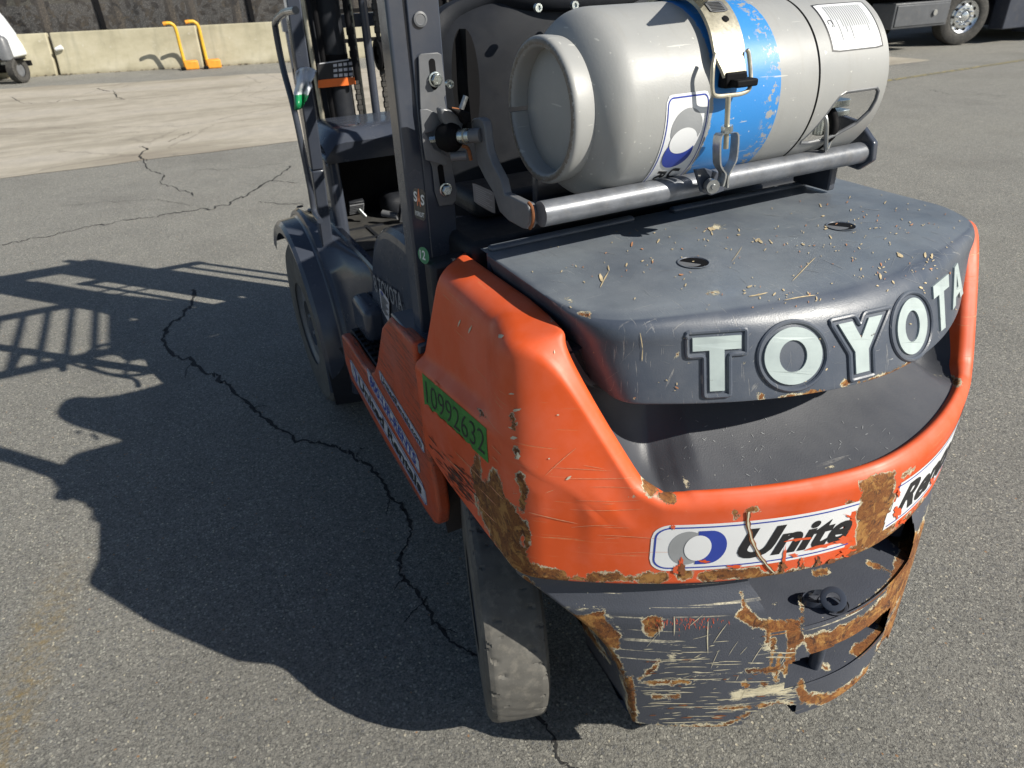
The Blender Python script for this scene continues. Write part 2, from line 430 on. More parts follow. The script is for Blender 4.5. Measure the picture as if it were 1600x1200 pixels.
# ================================================================== FORKLIFT
fl = empty('forklift', (0, 1.3, 0), 'orange and dark grey forklift parked with its worn rear counterweight towards the viewer', 'forklift')
HW = .575
def half_plan(y0, k, p, hw, r, yend, nR=44, nC=10, nS=26, xlist=None):
    f = lambda x: y0+k*abs(x)**p
    xs = [(hw-r)*i/nR for i in range(nR+1)]; L = [(x, f(x), x/(hw-r)*.5) for x in xs]
    A = np.array([hw-r, f(hw-r)]); B = np.array([hw, f(hw)]); C_ = np.array([hw, f(hw)+r])
    for i in range(1, nC+1):
        w = i/nC; q = (1-w)**2*A+2*w*(1-w)*B+w*w*C_; L.append((q[0], q[1], .5+.1*w))
    for i in range(1, nS+1):
        w = i/nS; L.append((hw, C_[1]+(yend-C_[1])*w, .6+.4*w))
    return L
NR, NC, NS = 84, 12, 44
def y_end(z):                                    # front seam of the orange casting
    return float(np.interp(z, [.60, .625, .70, .79, .90, 1.0, 1.06], [.725, .735, .742, .742, .727, .68, .65]))
def outer(i, z, inset=0.):
    """column i of the counterweight plan at height z"""
    y0 = .031+max(0, z-.80)*.27-(0 if z > .8 else .0)
    key = (round(z, 4), round(inset, 4))
    if key not in PC: PC[key] = half_plan(y0+inset, .654, 1.785, HW-inset, .036, y_end(z), NR, NC, NS)
    x, y, s = PC[key][i]; return x, y
PC = {}
EX = [0, .31, .35, .385, .412, .437, .463, .495]; EZ = [.795, .795, .800, .826, .884, .951, 1.026, 1.046]
def body_columns():
    cols = []
    NT_ = NR+NC+NS+1
    for i in range(NT_):
        xb, yb = outer(i, .63)
        side = 0 if i <= NR else min(1, (i-NR)/NC)
        if i <= NR:
            zt = float(np.interp(max(xb-.030, 0), EX, EZ)); zt = min(zt, 1.046)
            steep = float(np.interp(xb, [.33, .41], [0, 1])); top = float(np.interp(xb, [.485, .50], [0, 1]))
            x2, y2 = outer(i, zt); k2 = np.array([x2, y2, zt])
            e = np.array([x2-.026*steep, y2+.020-.006*steep, zt+.018*(1-steep)+.004])
            wq = float(np.clip((xb-.482)/(HW-.036-.482), 0, 1)); wq = wq*wq*(3-2*wq); e = e*(1-wq)+np.array([.462, .305, 1.060])*wq
            k4 = e+np.array([-.012*steep*(1-wq)-.004*wq, .03*(1-wq), -.035-.02*wq])
            zt1 = zt
        else:
            w = (i-NR)/(NC+NS); zt1 = 1.046
            x2, y2 = outer(i, zt1)
            k2 = np.array([x2, y2, zt1])
            w2 = max(0, (i-NR-NC*.3)/(NC+NS-NC*.3))
            ye = .305+(.70-.305)*w2; e = np.array([float(np.interp(ye, [.305, .33, .36, .45, .70], [.462, .458, .453, .448, .454])), ye, 1.060])
            k4 = e+np.array([-.004, 0, -.055])
        zb = .623 if i <= NR else float(np.interp(yb, [.25, .33, .42, .53, .60, .68, .74], [.625, .619, .611, .606, .601, .603, .61]))
        zb = .623+(zb-.623)*side
        zc = (.5*(zt1-.623)+.623)*(1-side)+side*float(np.interp(yb, [.25, .31, .41, .55, .72], [.90, .886, .872, .853, .822]))
        zc = min(zc, .623+.62*(zt1-.623)); ins = .024*side*float(np.interp(i, [NR, NR+NC+2, NR+NC+10], [0, .3, 1]))
        def O(z, d=0):
            x, y = outer(i, z); n = np.array([1., 0]) if i > NR+NC else None
            if n is None:
                # inward normal from the neighbours
                a = np.array(outer(max(i-1, 0), z)); b = np.array(outer(min(i+1, NR+NC+NS), z)); tdir = b-a; tdir /= np.linalg.norm(tdir); n = np.array([tdir[1], -tdir[0]])
            q = np.array([x, y])-n*d; return np.array([q[0], q[1], z])
        zc2 = zc+.022
        if side: k2 = O(zt1, ins+.020*side)
        pts = [O(zb+.012, .035), O(zb, .002), O(zb+.006, 0), O(zc, 0), O(min(zc2, zt1-.004), ins), k2, e, k4]
        rr = [.002, .004, .008, .010, .04*side+.010*(1-side)*1.2, .012, 0]
        cols.append(round_poly(pts, rr, 5, [1, 1, 14, 2, 14, 8, 2]))
    # front lip folded inwards
    last = [p.copy() for p in cols[-1]]; cols.append([p+np.array([-.003, .006, 0]) for p in last]); cols.append([p+np.array([-.05, .006, 0]) if p[0] > .5 else p.copy() for p in last])
    return cols
def mirror(cols):
    L = [[np.array([-p[0], p[1], p[2]]) for p in c] for c in cols[::-1]]
    return np.array(L[:-1]+cols)
B = mirror(body_columns())
def relax(G_, lo, hi, r0, it):
    n_ = len(G_)
    for _ in range(it):
        H_ = G_.copy()
        for i in list(range(lo, hi))+list(range(n_-hi, n_-lo)): H_[i, r0:] = .5*G_[i, r0:]+.25*(G_[i-1, r0:]+G_[i+1, r0:])
        G_ = H_
    return G_
mid_ = NR+NC+NS+2
B = relax(B, mid_-NR-16, mid_-NR+18, 26, 26)
V, F = grid(B)
body = mesh('counterweight_body', V, F, M['orange'], fl, ang=50)
NBODY = len(B)
register('body', body)

# --- grey cover carrying the letters
def cover_columns():
    cols = []; nR, nC, nS = 60, 12, 24
    def pl(z):
        y0 = float(np.interp(z, [.949, 1.035, 1.062, 1.08, 1.0875], [.092, .126, .142, .165, .205])); k = float(np.interp(z, [.949, 1.04, 1.087], [.76, .62, .40]))
        hw = float(np.interp(z, [.949, 1.04, 1.0875], [.408, .440, .457])); r = float(np.interp(z, [.949, 1.04, 1.0875], [.028, .050, .085]))
        return half_plan(y0, k, 1.87, hw, r, .598, nR, nC, nS)
    zs = [.949, 1.035, 1.062, 1.08, 1.0875]; P = [pl(z) for z in zs]
    for i in range(nR+nC+nS+1):
        pts = []
        a = P[0][i]; pts.append(np.array([a[0]*.9, a[1]+.05, .952])); pts.append(np.array([a[0]*.985, a[1]+.006, .949]))
        for q, z in zip(P, zs): pts.append(np.array([q[i][0], q[i][1], z]))
        # flat top : runs straight inwards to the middle line of the rear part
        f = pts[-1]; tx = f[0]*.0 if False else f[0]*.55; ty = max(f[1], .25)+(.595-max(f[1], .25))*.35
        pts.append(np.array([f[0]*.93, f[1]+(.595-f[1])*.06, 1.0885])); pts.append(np.array([tx, ty, 1.090])); pts.append(np.array([0*tx, .50, 1.091]))
        cols.append(round_poly(pts, [.003, .006, .02, .02, .02, .01, .02, 0], 3, [1, 1, 14, 4, 4, 6, 3, 8, 8]))
    return cols
C_ = mirror(cover_columns()); V, F = grid(C_)
# back strip of the flat top
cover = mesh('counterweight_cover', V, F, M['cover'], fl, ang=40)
bk = np.array([c[-1] for c in C_])
# fill between the last side column and the middle : a fan already meets at (0,.50); close the rear with a flat piece behind it
def col_at(idx): return C_[idx]
ends = [C_[0][k] for k in range(len(C_[0]))]+[C_[-1][k] for k in range(len(C_[-1])-1, -1, -1)]
V, F = join([box((0, .630, 1.030), (.88, .016, .105)), ])
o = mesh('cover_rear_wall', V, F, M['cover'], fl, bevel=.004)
top_back = [p for p in C_[0][-30:]]
V = np.array([[ -.44, .624, 1.0868], [.44, .624, 1.0868], [0, .50, 1.0908], [-.242, .625, 1.0892], [.242, .625, 1.0892]])
def fill_back():
    L = [p for p in C_[0] if p[2] > 1.0872]; R_ = [p for p in C_[-1] if p[2] > 1.0872]
    P = L+R_[::-1][1:]; P = np.array(P); n = len(P)
    Q = P.copy(); Q[:, 1] = np.maximum(P[:, 1], .632); Q[:, 0] = np.linspace(P[0, 0], P[-1, 0], n); Q[:, 2] = 1.0875
    return grid(np.stack([P, Q], 1))
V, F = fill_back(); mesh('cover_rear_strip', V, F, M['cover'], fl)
# raised ridge along the back edge of the cover
V, F = join([beam((-.445, .612, 1.091), (-.123, .612, 1.093), .020, .012), beam((-.028, .612, 1.093), (.445, .612, 1.091), .020, .012)])
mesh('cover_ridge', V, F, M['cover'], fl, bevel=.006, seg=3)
register('cover', cover)
register('covertop', cover)

# lifting holes (dark recessed cups) in the cover
for hx in (-.177, .177):
    c = (hx, .362, 1.0895)
    V, F = lathe([(.0022, .0275), (.0026, .0255), (.001, .024), (-.02, .0235)], c, (0, 0, 1), 36)
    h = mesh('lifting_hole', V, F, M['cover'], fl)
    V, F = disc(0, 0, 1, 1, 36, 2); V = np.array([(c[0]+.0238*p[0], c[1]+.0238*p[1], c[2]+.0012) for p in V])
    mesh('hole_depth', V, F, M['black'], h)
    V = np.array([(c[0]-.006+.019*math.cos(a), c[1]+.002+.019*math.sin(a), c[2]+.0018) for a in np.linspace(2.2, 5.3, 14)]); 
    mesh('hole_plug', V, [tuple(range(14))], M['frame_grey'], h, smooth=False)

# --- sunken shelf between the rim and the cover
A_ = []; n0 = 0
cols = body_columns()
for i in range(NR+6):
    e = cols[i][-3]; x = e[0]; q = min(1, x/.49)
    b = np.array([x*.80 if x < .36 else .288+(x-.36)*.45, .31+.02*q, .925+.02*q**3])
    st = e+np.array([0, .001, -.006]); row = []
    for k in range(17):
        w = k/16; p = st+(b-st)*w; p[2] -= .018*math.sin(math.pi*w)*(1-.4*q)+ (.04*math.sin(math.pi*w) if x > .37 else .04*math.sin(math.pi*w)*max(0, (x-.30)/.07)); row.append(p)
    row.append(b+np.array([0, .002, .06])); A_.append(row)
V, F = grid(mirror(A_)); shelf = mesh('recessed_shelf', V, F, M['shelf'], fl, ang=45); register('shelf', shelf)
# liner filling the gap between casting and cover
V, F = join([box((0, .50, .95), (.90, .36, .13)), box((0, .72, .86), (1.06, .05, .38))])
mesh('casting_core', V, F, M['plastic'], fl, bevel=.01)
# dark gasket between the casting arms and the cover
for s in (-1, 1):
    A = []
    for c in cols[NR-6:NR+NC+NS+1]:
        k4 = c[-1]; A.append([(s*k4[0], k4[1], k4[2]+.012), (s*.42, max(k4[1], .285), min(1.03, k4[2]+.02))])
    V, F = grid(np.array(A)); mesh('cover_gasket', V, F, M['plastic'], fl)

# --- bumper (lower part of the casting)
XE_Z = [.20, .234, .362, .433, .489, .525, .545, .571, .587, .60, .625]; XE = [.385, .389, .407, .427, .457, .485, .503, .53, .549, .560, .566]
def bump_pt(u, z, ins=0):
    xe = float(np.interp(z, XE_Z, XE)); x = u*xe
    y0 = float(np.interp(z, [.234, .40, .56, .62], [.003, .010, .022, .031])); k = float(np.interp(z, [.234, .56, .62], [.89, .74, .66])); p = float(np.interp(z, [.234, .62], [1.9, 1.80]))
    return np.array([x, y0+k*abs(x)**p+ins, z])
us = np.linspace(0, 1, 111); us = us**.97
zb_of_ = lambda x: .236+ (.035 if .105 < abs(x) < .205 else 0)
prof_in = lambda z: float(np.interp(z, [.52, .545, .565, .585, .600, .614, .64], [0, .003, .014, .026, .030, .034, .040]))
zs = np.concatenate([np.linspace(.236, .52, 66), np.linspace(.525, .628, 24)])
rows = []
for u in us:
    col = [bump_pt(u, .24, .05)+np.array([0, 0, .004]), bump_pt(u, .238, .006)]
    for z in zs: col.append(bump_pt(u, z, prof_in(z)))
    rows.append(col)
# fold at the wheel arch
edge = rows[-1]
rows.append([p+np.array([.004, .006, 0]) for p in edge]); rows.append([p+np.array([-.004, .05, 0]) for p in edge]); rows.append([p+np.array([-.012, .20, -.0]) for p in edge])
G = mirror(rows); V, F = grid(G)
def in_notch(P):
    x, z = P[:, 0], P[:, 2]; up = (z > .487) & (np.abs(x) < np.interp(z, [.487, .60], [.185, .215])) & (P[:, 1] < .16)
    lo = (z > .325) & (z < np.interp(np.abs(x), [0, .10, .16], [.418, .412, .395])) & (np.abs(x) < .142) & (P[:, 1] < .09)
    bt = (z < np.interp(np.abs(x), [.092, .105, .150, .195, .235], [.20, .270, .292, .272, .20])) & (P[:, 1] < .2)
    return up | lo | bt
inn = in_notch(V); F = [f for f in F if not all(inn[i] for i in f)]
bumper = mesh('bumper_casting', V, F, M['bumper'], fl, ang=55)
register('bumper', bumper)
# hitch pocket surfaces
def sheet(fn, nu, nv):
    return grid(np.array([[fn(u, v) for v in np.linspace(0, 1, nv)] for u in np.linspace(0, 1, nu)]))
yb_ = lambda x, z: bump_pt(abs(x)/float(np.interp(z, XE_Z, XE)), z)[1]
hitch = mesh('tow_hitch_ledge', *sheet(lambda u, v: np.array([-.20+.40*u, (yb_(-.20+.40*u, .485)-.002)*(1-v)+v*.21, .484+.010*v]), 90, 36), M['bumper'], fl)
V, F = join([sheet(lambda u, v: np.array([-.215+.43*u, .205, .48+.16*v]), 20, 8),
             sheet(lambda u, v: np.array([-.232+.105*u**.9, .105+.10*u, .484+.14*v]), 12, 8),
             sheet(lambda u, v: np.array([.232-.105*u**.9, .105+.10*u, .484+.14*v]), 12, 8)])
hw_ = mesh('hitch_pocket_wall', V, F, M['bumper'], fl)
l2 = mesh('lower_hitch_ledge', *sheet(lambda u, v: np.array([-.148+.296*u, (yb_(-.148+.296*u, .326)-.001)*(1-v)+v*.21, .324+.008*v]), 70, 36), M['bumper'], fl)
V, F = join([box((0, .215, .375), (.31, .02, .12)), box((-.152, .14, .375), (.012, .18, .115)), box((.152, .14, .375), (.012, .18, .115)),
             sheet(lambda u, v: np.array([-.155+.31*u, (yb_(-.155+.31*u, .42)+.003)*(1-v)+v*.21, .4215]), 30, 4)])
lw = mesh('lower_pocket_wall', V, F, M['bumper'], fl)
# underside, closes the bottom
V, F = sheet(lambda u, v: np.array([(-.385+.77*u), (yb_(-.385+.77*u, .236)+.004)*(1-v)+v*.40, .296]), 40, 4)
mesh('bumper_underside', V, F, M['black'], fl)
# tow pin with its loop handle
px_, py_ = -.045, .040
pin = mesh('tow_pin', *lathe([(0, .0), (0, .0135), (.180, .0125), (.183, .0135), (.188, .0135), (.190, 0)], (px_, py_, .315), (0, 0, 1), 20), M['frame'], fl)
V, F = lathe([(-.001, .018), (.001, .022), (.0015, .026)], (px_+.01, py_+.004, .487), (0, 0, 1), 24); mesh('pin_hole_rim', V, F, M['bumper'], fl)
V, F = disc(0, 0, 1, 1, 24, 1); mesh('pin_hole', np.array([(px_+.014+.026*p[0], py_+.0+.019*p[1], .4872) for p in V]), F, M['black'], fl, smooth=False)
lp = [onZ(p, .545) for p in [(1262, 925), (1285, 915), (1312, 902), (1325, 905), (1322, 920), (1300, 938), (1283, 945)]]
loop = np.array([[a[0], a[1], .515+.03*math.sin(i*.9)] for i, a in enumerate(smooth_path(np.array(lp), 4))])
cx, cy = -.012, .075
L = []
for k in range(24):
    a = 2*math.pi*k/24; L.append((cx+.010+.030*math.cos(a), cy-.002+.012*math.sin(a), .523+.017*math.cos(a)+.006*math.sin(a)))
mesh('pin_loop', *lathe([(-.004, .012), (-.004, .020), (-.003, .0225), (.003, .0225), (.004, .020), (.004, .012), (-.004, .012)], onZ((1302, 936), .512), (-.55, -.35, .75), 28), M['frame'], pin)
q = smooth_path([onZ(p, .497) for p in ((1290, 926), (1272, 926), (1256, 931), (1253, 938), (1262, 944), (1280, 947), (1294, 944))], 5); V, F = grid(np.array([[p+np.array([0, 0, -.006]), p+np.array([0, 0, .008])] for p in q]))
mesh('pin_handle', V, F, M['frame'], pin)

# --- rust, primer and scratches painted at their surveyed places
P_ = 'p'; L_ = 'l'
wear(body, [
 (P_, [(735, 735), (748, 700), (752, 745), (762, 760), (765, 735), (778, 735), (786, 770), (800, 790), (822, 820), (812, 850), (830, 880), (880, 892), (900, 905), (825, 912), (800, 885), (770, 845), (750, 800), (742, 770)]),
 (L_, [(800, 650), (803, 672)], 2), (L_, [(806, 700), (808, 712)], 4), (L_, [(812, 745), (818, 765), (816, 790)], 6), (L_, [(820, 820), (825, 850)], 5),
 (P_, [(1003, 745), (1020, 742), (1028, 760), (1020, 782), (1010, 770)]), (P_, [(1038, 762), (1050, 768), (1058, 785), (1040, 788), (1030, 778)]),
 (P_, [(1340, 752), (1375, 742), (1398, 735), (1398, 765), (1392, 800), (1398, 820), (1380, 850), (1352, 862), (1338, 850), (1340, 800), (1348, 770)]),
 (L_, [(1168, 798), (1172, 795), (1180, 796)], 4), (L_, [(1148, 800), (1150, 806)], 3), (L_, [(1326, 785), (1330, 788)], 6),
 (L_, [(900, 903), (1000, 905)], 4), (L_, [(920, 903), (970, 902)], 7), (L_, [(1007, 904), (1035, 903)], 8), (L_, [(1063, 900), (1073, 895)], 8), (L_, [(1098, 900), (1180, 894)], 8), (L_, [(1180, 905), (1260, 893), (1330, 872), (1400, 830), (1450, 780)], 5),
 (L_, [(1220, 895), (1224, 865)], 4), (L_, [(1252, 890), (1254, 872)], 3), (L_, [(1278, 885), (1280, 870)], 3), (L_, [(1330, 862), (1350, 850)], 6), (L_, [(1410, 745), (1428, 732)], 2),
 (L_, [(1480, 590), (1496, 598)], 5), (L_, [(690, 800), (735, 838)], 2.4), (L_, [(700, 762), (704, 775)], 3),
 (L_, [(745, 640), (760, 655)], 1.5), (L_, [(862, 498), (865, 500)], 1)],
 [(L_, [(800, 640), (806, 640)], 3), (L_, [(802, 683), (806, 684)], 4), (L_, [(1008, 742), (1026, 745)], 6), (L_, [(984, 780), (992, 774)], 4), (L_, [(1440, 702), (1445, 690)], 2), (L_, [(868, 770), (874, 766)], 3), (L_, [(715, 650), (740, 668)], 2.2), (L_, [(800, 770), (810, 775)], 3), (L_, [(700, 500+12), (706, 505)], 1.6), (L_, [(780, 522), (786, 524)], 2.2), (L_, [(1470, 587), (1480, 588)], 3)])
wear(bumper, [
 (P_, [(870, 950), (905, 962), (945, 955), (945, 968), (968, 990), (968, 1015), (945, 1012), (915, 985), (890, 970)]),
 (P_, [(1005, 968), (1020, 960), (1034, 965), (1032, 985), (1018, 997), (1006, 985)]),
 (P_, [(1158, 925), (1168, 950), (1185, 968), (1215, 968), (1250, 962), (1256, 1000), (1245, 1010), (1240, 1040), (1232, 1052), (1236, 1010), (1222, 975), (1205, 980), (1200, 1020), (1196, 985), (1165, 975), (1150, 965), (1160, 950)]),
 (P_, [(1255, 995), (1300, 985), (1350, 960), (1385, 930), (1392, 880), (1405, 850), (1432, 828), (1438, 845), (1415, 920), (1390, 965), (1340, 1002), (1275, 1030), (1262, 1015)]),
 (P_, [(1250, 1060), (1262, 1085), (1300, 1082), (1345, 1055), (1372, 1020), (1395, 975), (1405, 990), (1380, 1035), (1340, 1078), (1290, 1102), (1250, 1098), (1244, 1080)]),
 (L_, [(1446, 822), (1430, 890), (1404, 955), (1372, 1030)], 8), (L_, [(1208, 1000), (1205, 1035)], 3), (L_, [(1236, 1000), (1226, 1052)], 4), (L_, [(1168, 1048), (1222, 1046)], 4), (L_, [(1218, 1025), (1212, 1062)], 4), (L_, [(1000, 1066), (1075, 1066)], 2.6), (L_, [(1020, 1089), (1060, 1087)], 2.6), (L_, [(1000, 1062), (1030, 1035)], 3),
 (L_, [(820, 905), (850, 935), (900, 968), (930, 990), (960, 1025), (980, 1065), (990, 1128)], 4), (L_, [(985, 1060), (990, 1132)], 5), (L_, [(990, 1134), (1130, 1136), (1170, 1115)], 2.2),
 (L_, [(1125, 1107), (1250, 1098)], 2.4), (L_, [(1162, 1068), (1166, 1072)], 4), (L_, [(1192, 1066), (1196, 1070)], 3)],
 [(L_, [(880, 952), (940, 950), (970, 985)], 5), (P_, [(1175, 1002), (1215, 1002), (1222, 1018), (1195, 1020)]), (P_, [(1040, 1020), (1060, 1015), (1058, 1035), (1045, 1040)]), (P_, [(1135, 1078), (1170, 1072), (1200, 1066), (1240, 1062), (1245, 1085), (1190, 1092), (1140, 1100)]),
  (L_, [(1075, 1057), (1165, 1050)], 2.5), (L_, [(1085, 1064), (1140, 1062)], 2), (L_, [(1113, 1000), (1172, 975)], 1.6), (L_, [(1002, 1105), (1180, 1108)], 2.2), (L_, [(1000, 1125), (1130, 1124)], 2), (L_, [(1024, 1007), (1080, 1007)], 2), (L_, [(1042, 975), (1044, 1040)], 1.6), (L_, [(1340, 1020), (1400, 940), (1440, 850)], 3), (L_, [(1008, 1080), (1062, 1078)], 2), (L_, [(1430, 850), (1450, 790)], 4)])
wear(hitch, [(P_, [(1158, 925), (1168, 950), (1185, 968), (1250, 970), (1256, 1005), (1160, 990), (1140, 940)]), (P_, [(1255, 988), (1300, 975), (1350, 945), (1390, 905), (1400, 870), (1425, 835), (1450, 830), (1420, 960), (1250, 1040)]), (L_, [(1275, 895), (1290, 892)], 5), (L_, [(1358, 880), (1395, 895)], 3), (L_, [(1252, 935), (1255, 1000)], 2)],
     [(L_, [(1395, 850), (1400, 880)], 4), (L_, [(1208, 945), (1214, 942)], 3)])
wear(hw_, [(L_, [(1400, 860), (1425, 840)], 8), (L_, [(1270, 900), (1300, 890)], 6)], [])
wear(l2, [(P_, [(1250, 1060), (1262, 1080), (1300, 1075), (1335, 1052), (1345, 1030), (1325, 1020), (1380, 970), (1420, 960), (1380, 1060), (1240, 1120)]), (L_, [(1285, 1040), (1293, 1042)], 3)], [])
wear(lw, [(L_, [(1345, 1010), (1372, 975)], 12)], [])
wear(cover, [(L_, [(1188, 615), (1192, 622)], 4), (L_, [(1220, 620), (1285, 612)], 2.6), (L_, [(1320, 600), (1325, 596)], 5), (L_, [(1340, 598), (1375, 590)], 3), (L_, [(1380, 588), (1432, 566)], 4), (L_, [(903, 492), (920, 492)], 3), (L_, [(885, 470), (890, 470)], 3), (L_, [(1105, 458), (1122, 457)], 2), (L_, [(1055, 560), (1062, 548)], 0)],
     [(P_, [(1100, 352), (1118, 348), (1138, 350), (1135, 358), (1112, 364)]), (L_, [(1076, 572), (1080, 565)], 4), (L_, [(1160, 570), (1166, 566)], 3), (L_, [(904, 484), (922, 494)], 4), (L_, [(1345, 590), (1370, 588)], 3), (L_, [(1120, 515), (1128, 513)], 2)])
wear(shelf, [], [(L_, [(1042, 752), (1048, 738)], 3), (L_, [(1068, 745), (1075, 760)], 4), (L_, [(1132, 768), (1140, 770)], 5), (L_, [(1286, 728), (1300, 727)], 6), (L_, [(1206, 748), (1212, 749)], 3), (L_, [(1456, 586), (1482, 588)], 3), (L_, [(1410, 592), (1420, 593)], 2)])

# --- raised letters
def offset_poly(P, d):
    P = np.array(P, float); n = len(P); area = sum(P[i][0]*P[(i+1) % n][1]-P[(i+1) % n][0]*P[i][1] for i in range(n)); s = 1 if area > 0 else -1; out = []
    for i in range(n):
        a, b, c = P[i-1], P[i], P[(i+1) % n]; d1 = (b-a)/np.linalg.norm(b-a); d2 = (c-b)/np.linalg.norm(c-b)
        n1 = np.array([d1[1], -d1[0]])*s; n2 = np.array([d2[1], -d2[0]])*s; q = n1+n2; q /= max(np.linalg.norm(q)**2/2, .35); out.append(b+q*d)
    return np.array(out)
def dens(P, step=4.):
    out = []; n = len(P)
    for i in range(n):
        a, b = np.array(P[i]), np.array(P[(i+1) % n]); k = max(1, int(np.linalg.norm(b-a)/step))
        for j in range(k): out.append(a+(b-a)*j/k)
    return np.array(out)
Tp = [(0, 1), (1, 1), (1, .76), (.655, .76), (.655, 0), (.345, 0), (.345, .76), (0, .76)]
Yp = [(0, 1), (.31, 1), (.5, .66), (.69, 1), (1, 1), (.655, .43), (.655, 0), (.345, 0), (.345, .43)]
Ap = [(.35, 1), (.65, 1), (1, 0), (.73, 0), (.67, .19), (.33, .19), (.27, 0), (0, 0)]
Op = [(.5+.5*math.cos(a), .5+.5*math.sin(a)) for a in np.linspace(0, 2*math.pi, 40, endpoint=False)]
Oi = [(.5+.24*math.cos(a), .5+.28*math.sin(a)) for a in np.linspace(0, 2*math.pi, 28, endpoint=False)]
Ai = [(.5, .76), (.40, .37), (.60, .37)]
LET = [(Tp, None, [(1081, 528), (1157, 523), (1157, 608), (1083, 612)], 1.0),
       (Op, Oi, [(1192, 515), (1283, 507), (1283, 597), (1194, 604)], 1.0),
       (Yp, None, [(1308, 507), (1376, 492), (1378, 573), (1313, 590)], .9),
       (Op, Oi, [(1398, 474), (1444, 458), (1448, 545), (1402, 561)], .75),
       (Tp, None, [(1455, 448), (1479, 428), (1482, 505), (1460, 524)], .55),
       (Ap, Ai, [(1483, 427), (1499, 402), (1502, 458), (1486, 484)], .4)]
for P, hole, quad, asp in LET:
    h = homog(quad); pc = np.array([h(*p) for p in P]); top = .0032
    cu = bpy.data.curves.new('letter', 'CURVE'); cu.dimensions = '2D'; cu.fill_mode = 'BOTH'
    for poly in ([P] if hole is None else [P, hole]):
        pd = np.array([h(*p) for p in poly]); pd = dens(pd, 7); sp = cu.splines.new('POLY'); sp.points.add(len(pd)-1); sp.use_cyclic_u = True
        for q, p in zip(sp.points, pd): q.co = (p[0], p[1], 0, 1)
    o = bpy.data.objects.new('letter', cu); COL.objects.link(o); bpy.context.view_layer.update(); me = bpy.data.meshes.new_from_object(o)
    V0 = np.array([v.co[:2] for v in me.vertices]); F0 = [tuple(p.vertices) for p in me.polygons]; bpy.data.objects.remove(o); bpy.data.curves.remove(cu); bpy.data.meshes.remove(me)
    Vt, Ft = place2d(V0, F0, lambda u, v: cast((u, v), 'cover', top)); 
    # side walls of the plate
    loops = [dens([h(*p) for p in poly], 7) for poly in ([P] if hole is None else [P, hole])]; parts = [(Vt, Ft)]
    for lp_ in loops:
        a = [cast(p, 'cover', top) for p in lp_]; b = [cast(p, 'cover', -.002) for p in lp_]
        if any(q is None for q in a+b): continue
        n_ = len(a); parts.append((np.array(a+b), [(i, (i+1) % n_, n_+(i+1) % n_, n_+i) for i in range(n_)]))
    lt = mesh('letter', *join(parts), M['inlay'], fl, smooth=False)
    # raised bead round the letter
    ring = offset_poly(pc, 8.5); 
    if len(P) < 20:
        rd = []
        n_ = len(ring)
        for i in range(n_):
            a, b, c = ring[i-1], ring[i], ring[(i+1) % n_]; r_ = min(4, .4*np.linalg.norm(a-b), .4*np.linalg.norm(c-b)); p0 = b+(a-b)/np.linalg.norm(a-b)*r_; p1 = b+(c-b)/np.linalg.norm(c-b)*r_; rd += [p0, (p0+2*b+p1)/4, p1]
        ring = rd
    ring = dens(ring, 5); q = [cast(p, 'cover', .0004) for p in ring]
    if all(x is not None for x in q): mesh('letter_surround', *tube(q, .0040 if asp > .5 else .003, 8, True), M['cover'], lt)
    ring2 = dens(offset_poly(pc, 3.2), 5); q = [cast(p, 'cover', .0006) for p in ring2]; q2 = [cast(p, 'cover', .0006) for p in dens(offset_poly(pc, 6), 5)]
print('casting done')

# --- printed decal round the orange band
def band(u, v, h=0):                      # u along x, v height in metres
    x = u; z = v; h0 = BV['body'].ray_cast(Vector((x, -.6, z)), Vector((0, 1, 0)), 2)
    if h0[0] is None: return None
    n_ = np.array(h0[1]); n_ = n_ if n_[1] < 0 else -n_
    return np.array(h0[0])+n_*(.0007+h)
def bandmap(x0, x1, z0, z1): return lambda u, v, h=0: band(x0+(x1-x0)*u, z0+(z1-z0)*v, h)
def put(name, geo, fn, mat, parent, **kw):
    V, F = place2d(geo[0], geo[1], fn); return mesh(name, V, F, mat, parent, smooth=False, **kw)
DZ0, DZ1 = .657, .759
dec = []
for x0, x1 in ((-.392, -.068), (.026, .392)):
    full = bandmap(-.392, .392, DZ0, DZ1)
    Vg, Fg = rrect(260, 5, .035, .28); u0, u1 = (x0+.392)/.784, (x1+.392)/.784
    keep = []
    cx_ = np.array([[Vg[i] for i in f] for f in Fg]).mean(1)
    jag = lambda v: .012*math.sin(v*37)+.008*math.sin(v*91)
    keep = [f for f, c in zip(Fg, cx_) if u0+jag(c[1])*(1 if x0 > -.3 else 0) <= c[0] <= u1+jag(c[1]+.3)*(1 if x1 < .3 else 0)]
    V, F = place2d(Vg, keep, full); dd = mesh('rental_decal', V, F, M['white'], fl, smooth=False); dec.append(dd)
    Vr, Fr = rframe(.03, .22, .0035, .028, inset=(.006, .05)); cx_ = np.array([[Vr[i] for i in f] for f in Fr]).mean(1)
    keep = [f for f, c in zip(Fr, cx_) if u0 <= c[0] <= u1]
    V, F = place2d(Vr, keep, sub(0, 1, 0, 1, lambda u, v, h=0: full(u, v, .0004))); mesh('decal_border', V, F, M['ink_blue'], dd, smooth=False, kind='stuff')
LG = bandmap(-.375, -.275, DZ0, DZ1)
def crescent(side, cu=.5, cv=.5, r=.42):
    """lens-shaped half : big disc on one side minus the centre circle"""
    n = 26; V = []; F = []
    # outer arc (stadium half) and inner arc
    cx0 = cu+side*.18
    for k in range(n+1):
        a = -math.pi/2+math.pi*k/n; V.append((cx0+side*r*.92*math.cos(a)*.62, cv+r*math.sin(a)*.86, 0))
        V.append((cu+side*.285*math.cos(a)*.98+ (0), cv+.30*math.sin(a)*1.12, 0))
    for k in range(n): F.append((2*k, 2*k+1, 2*k+3, 2*k+2))
    return np.array(V), F
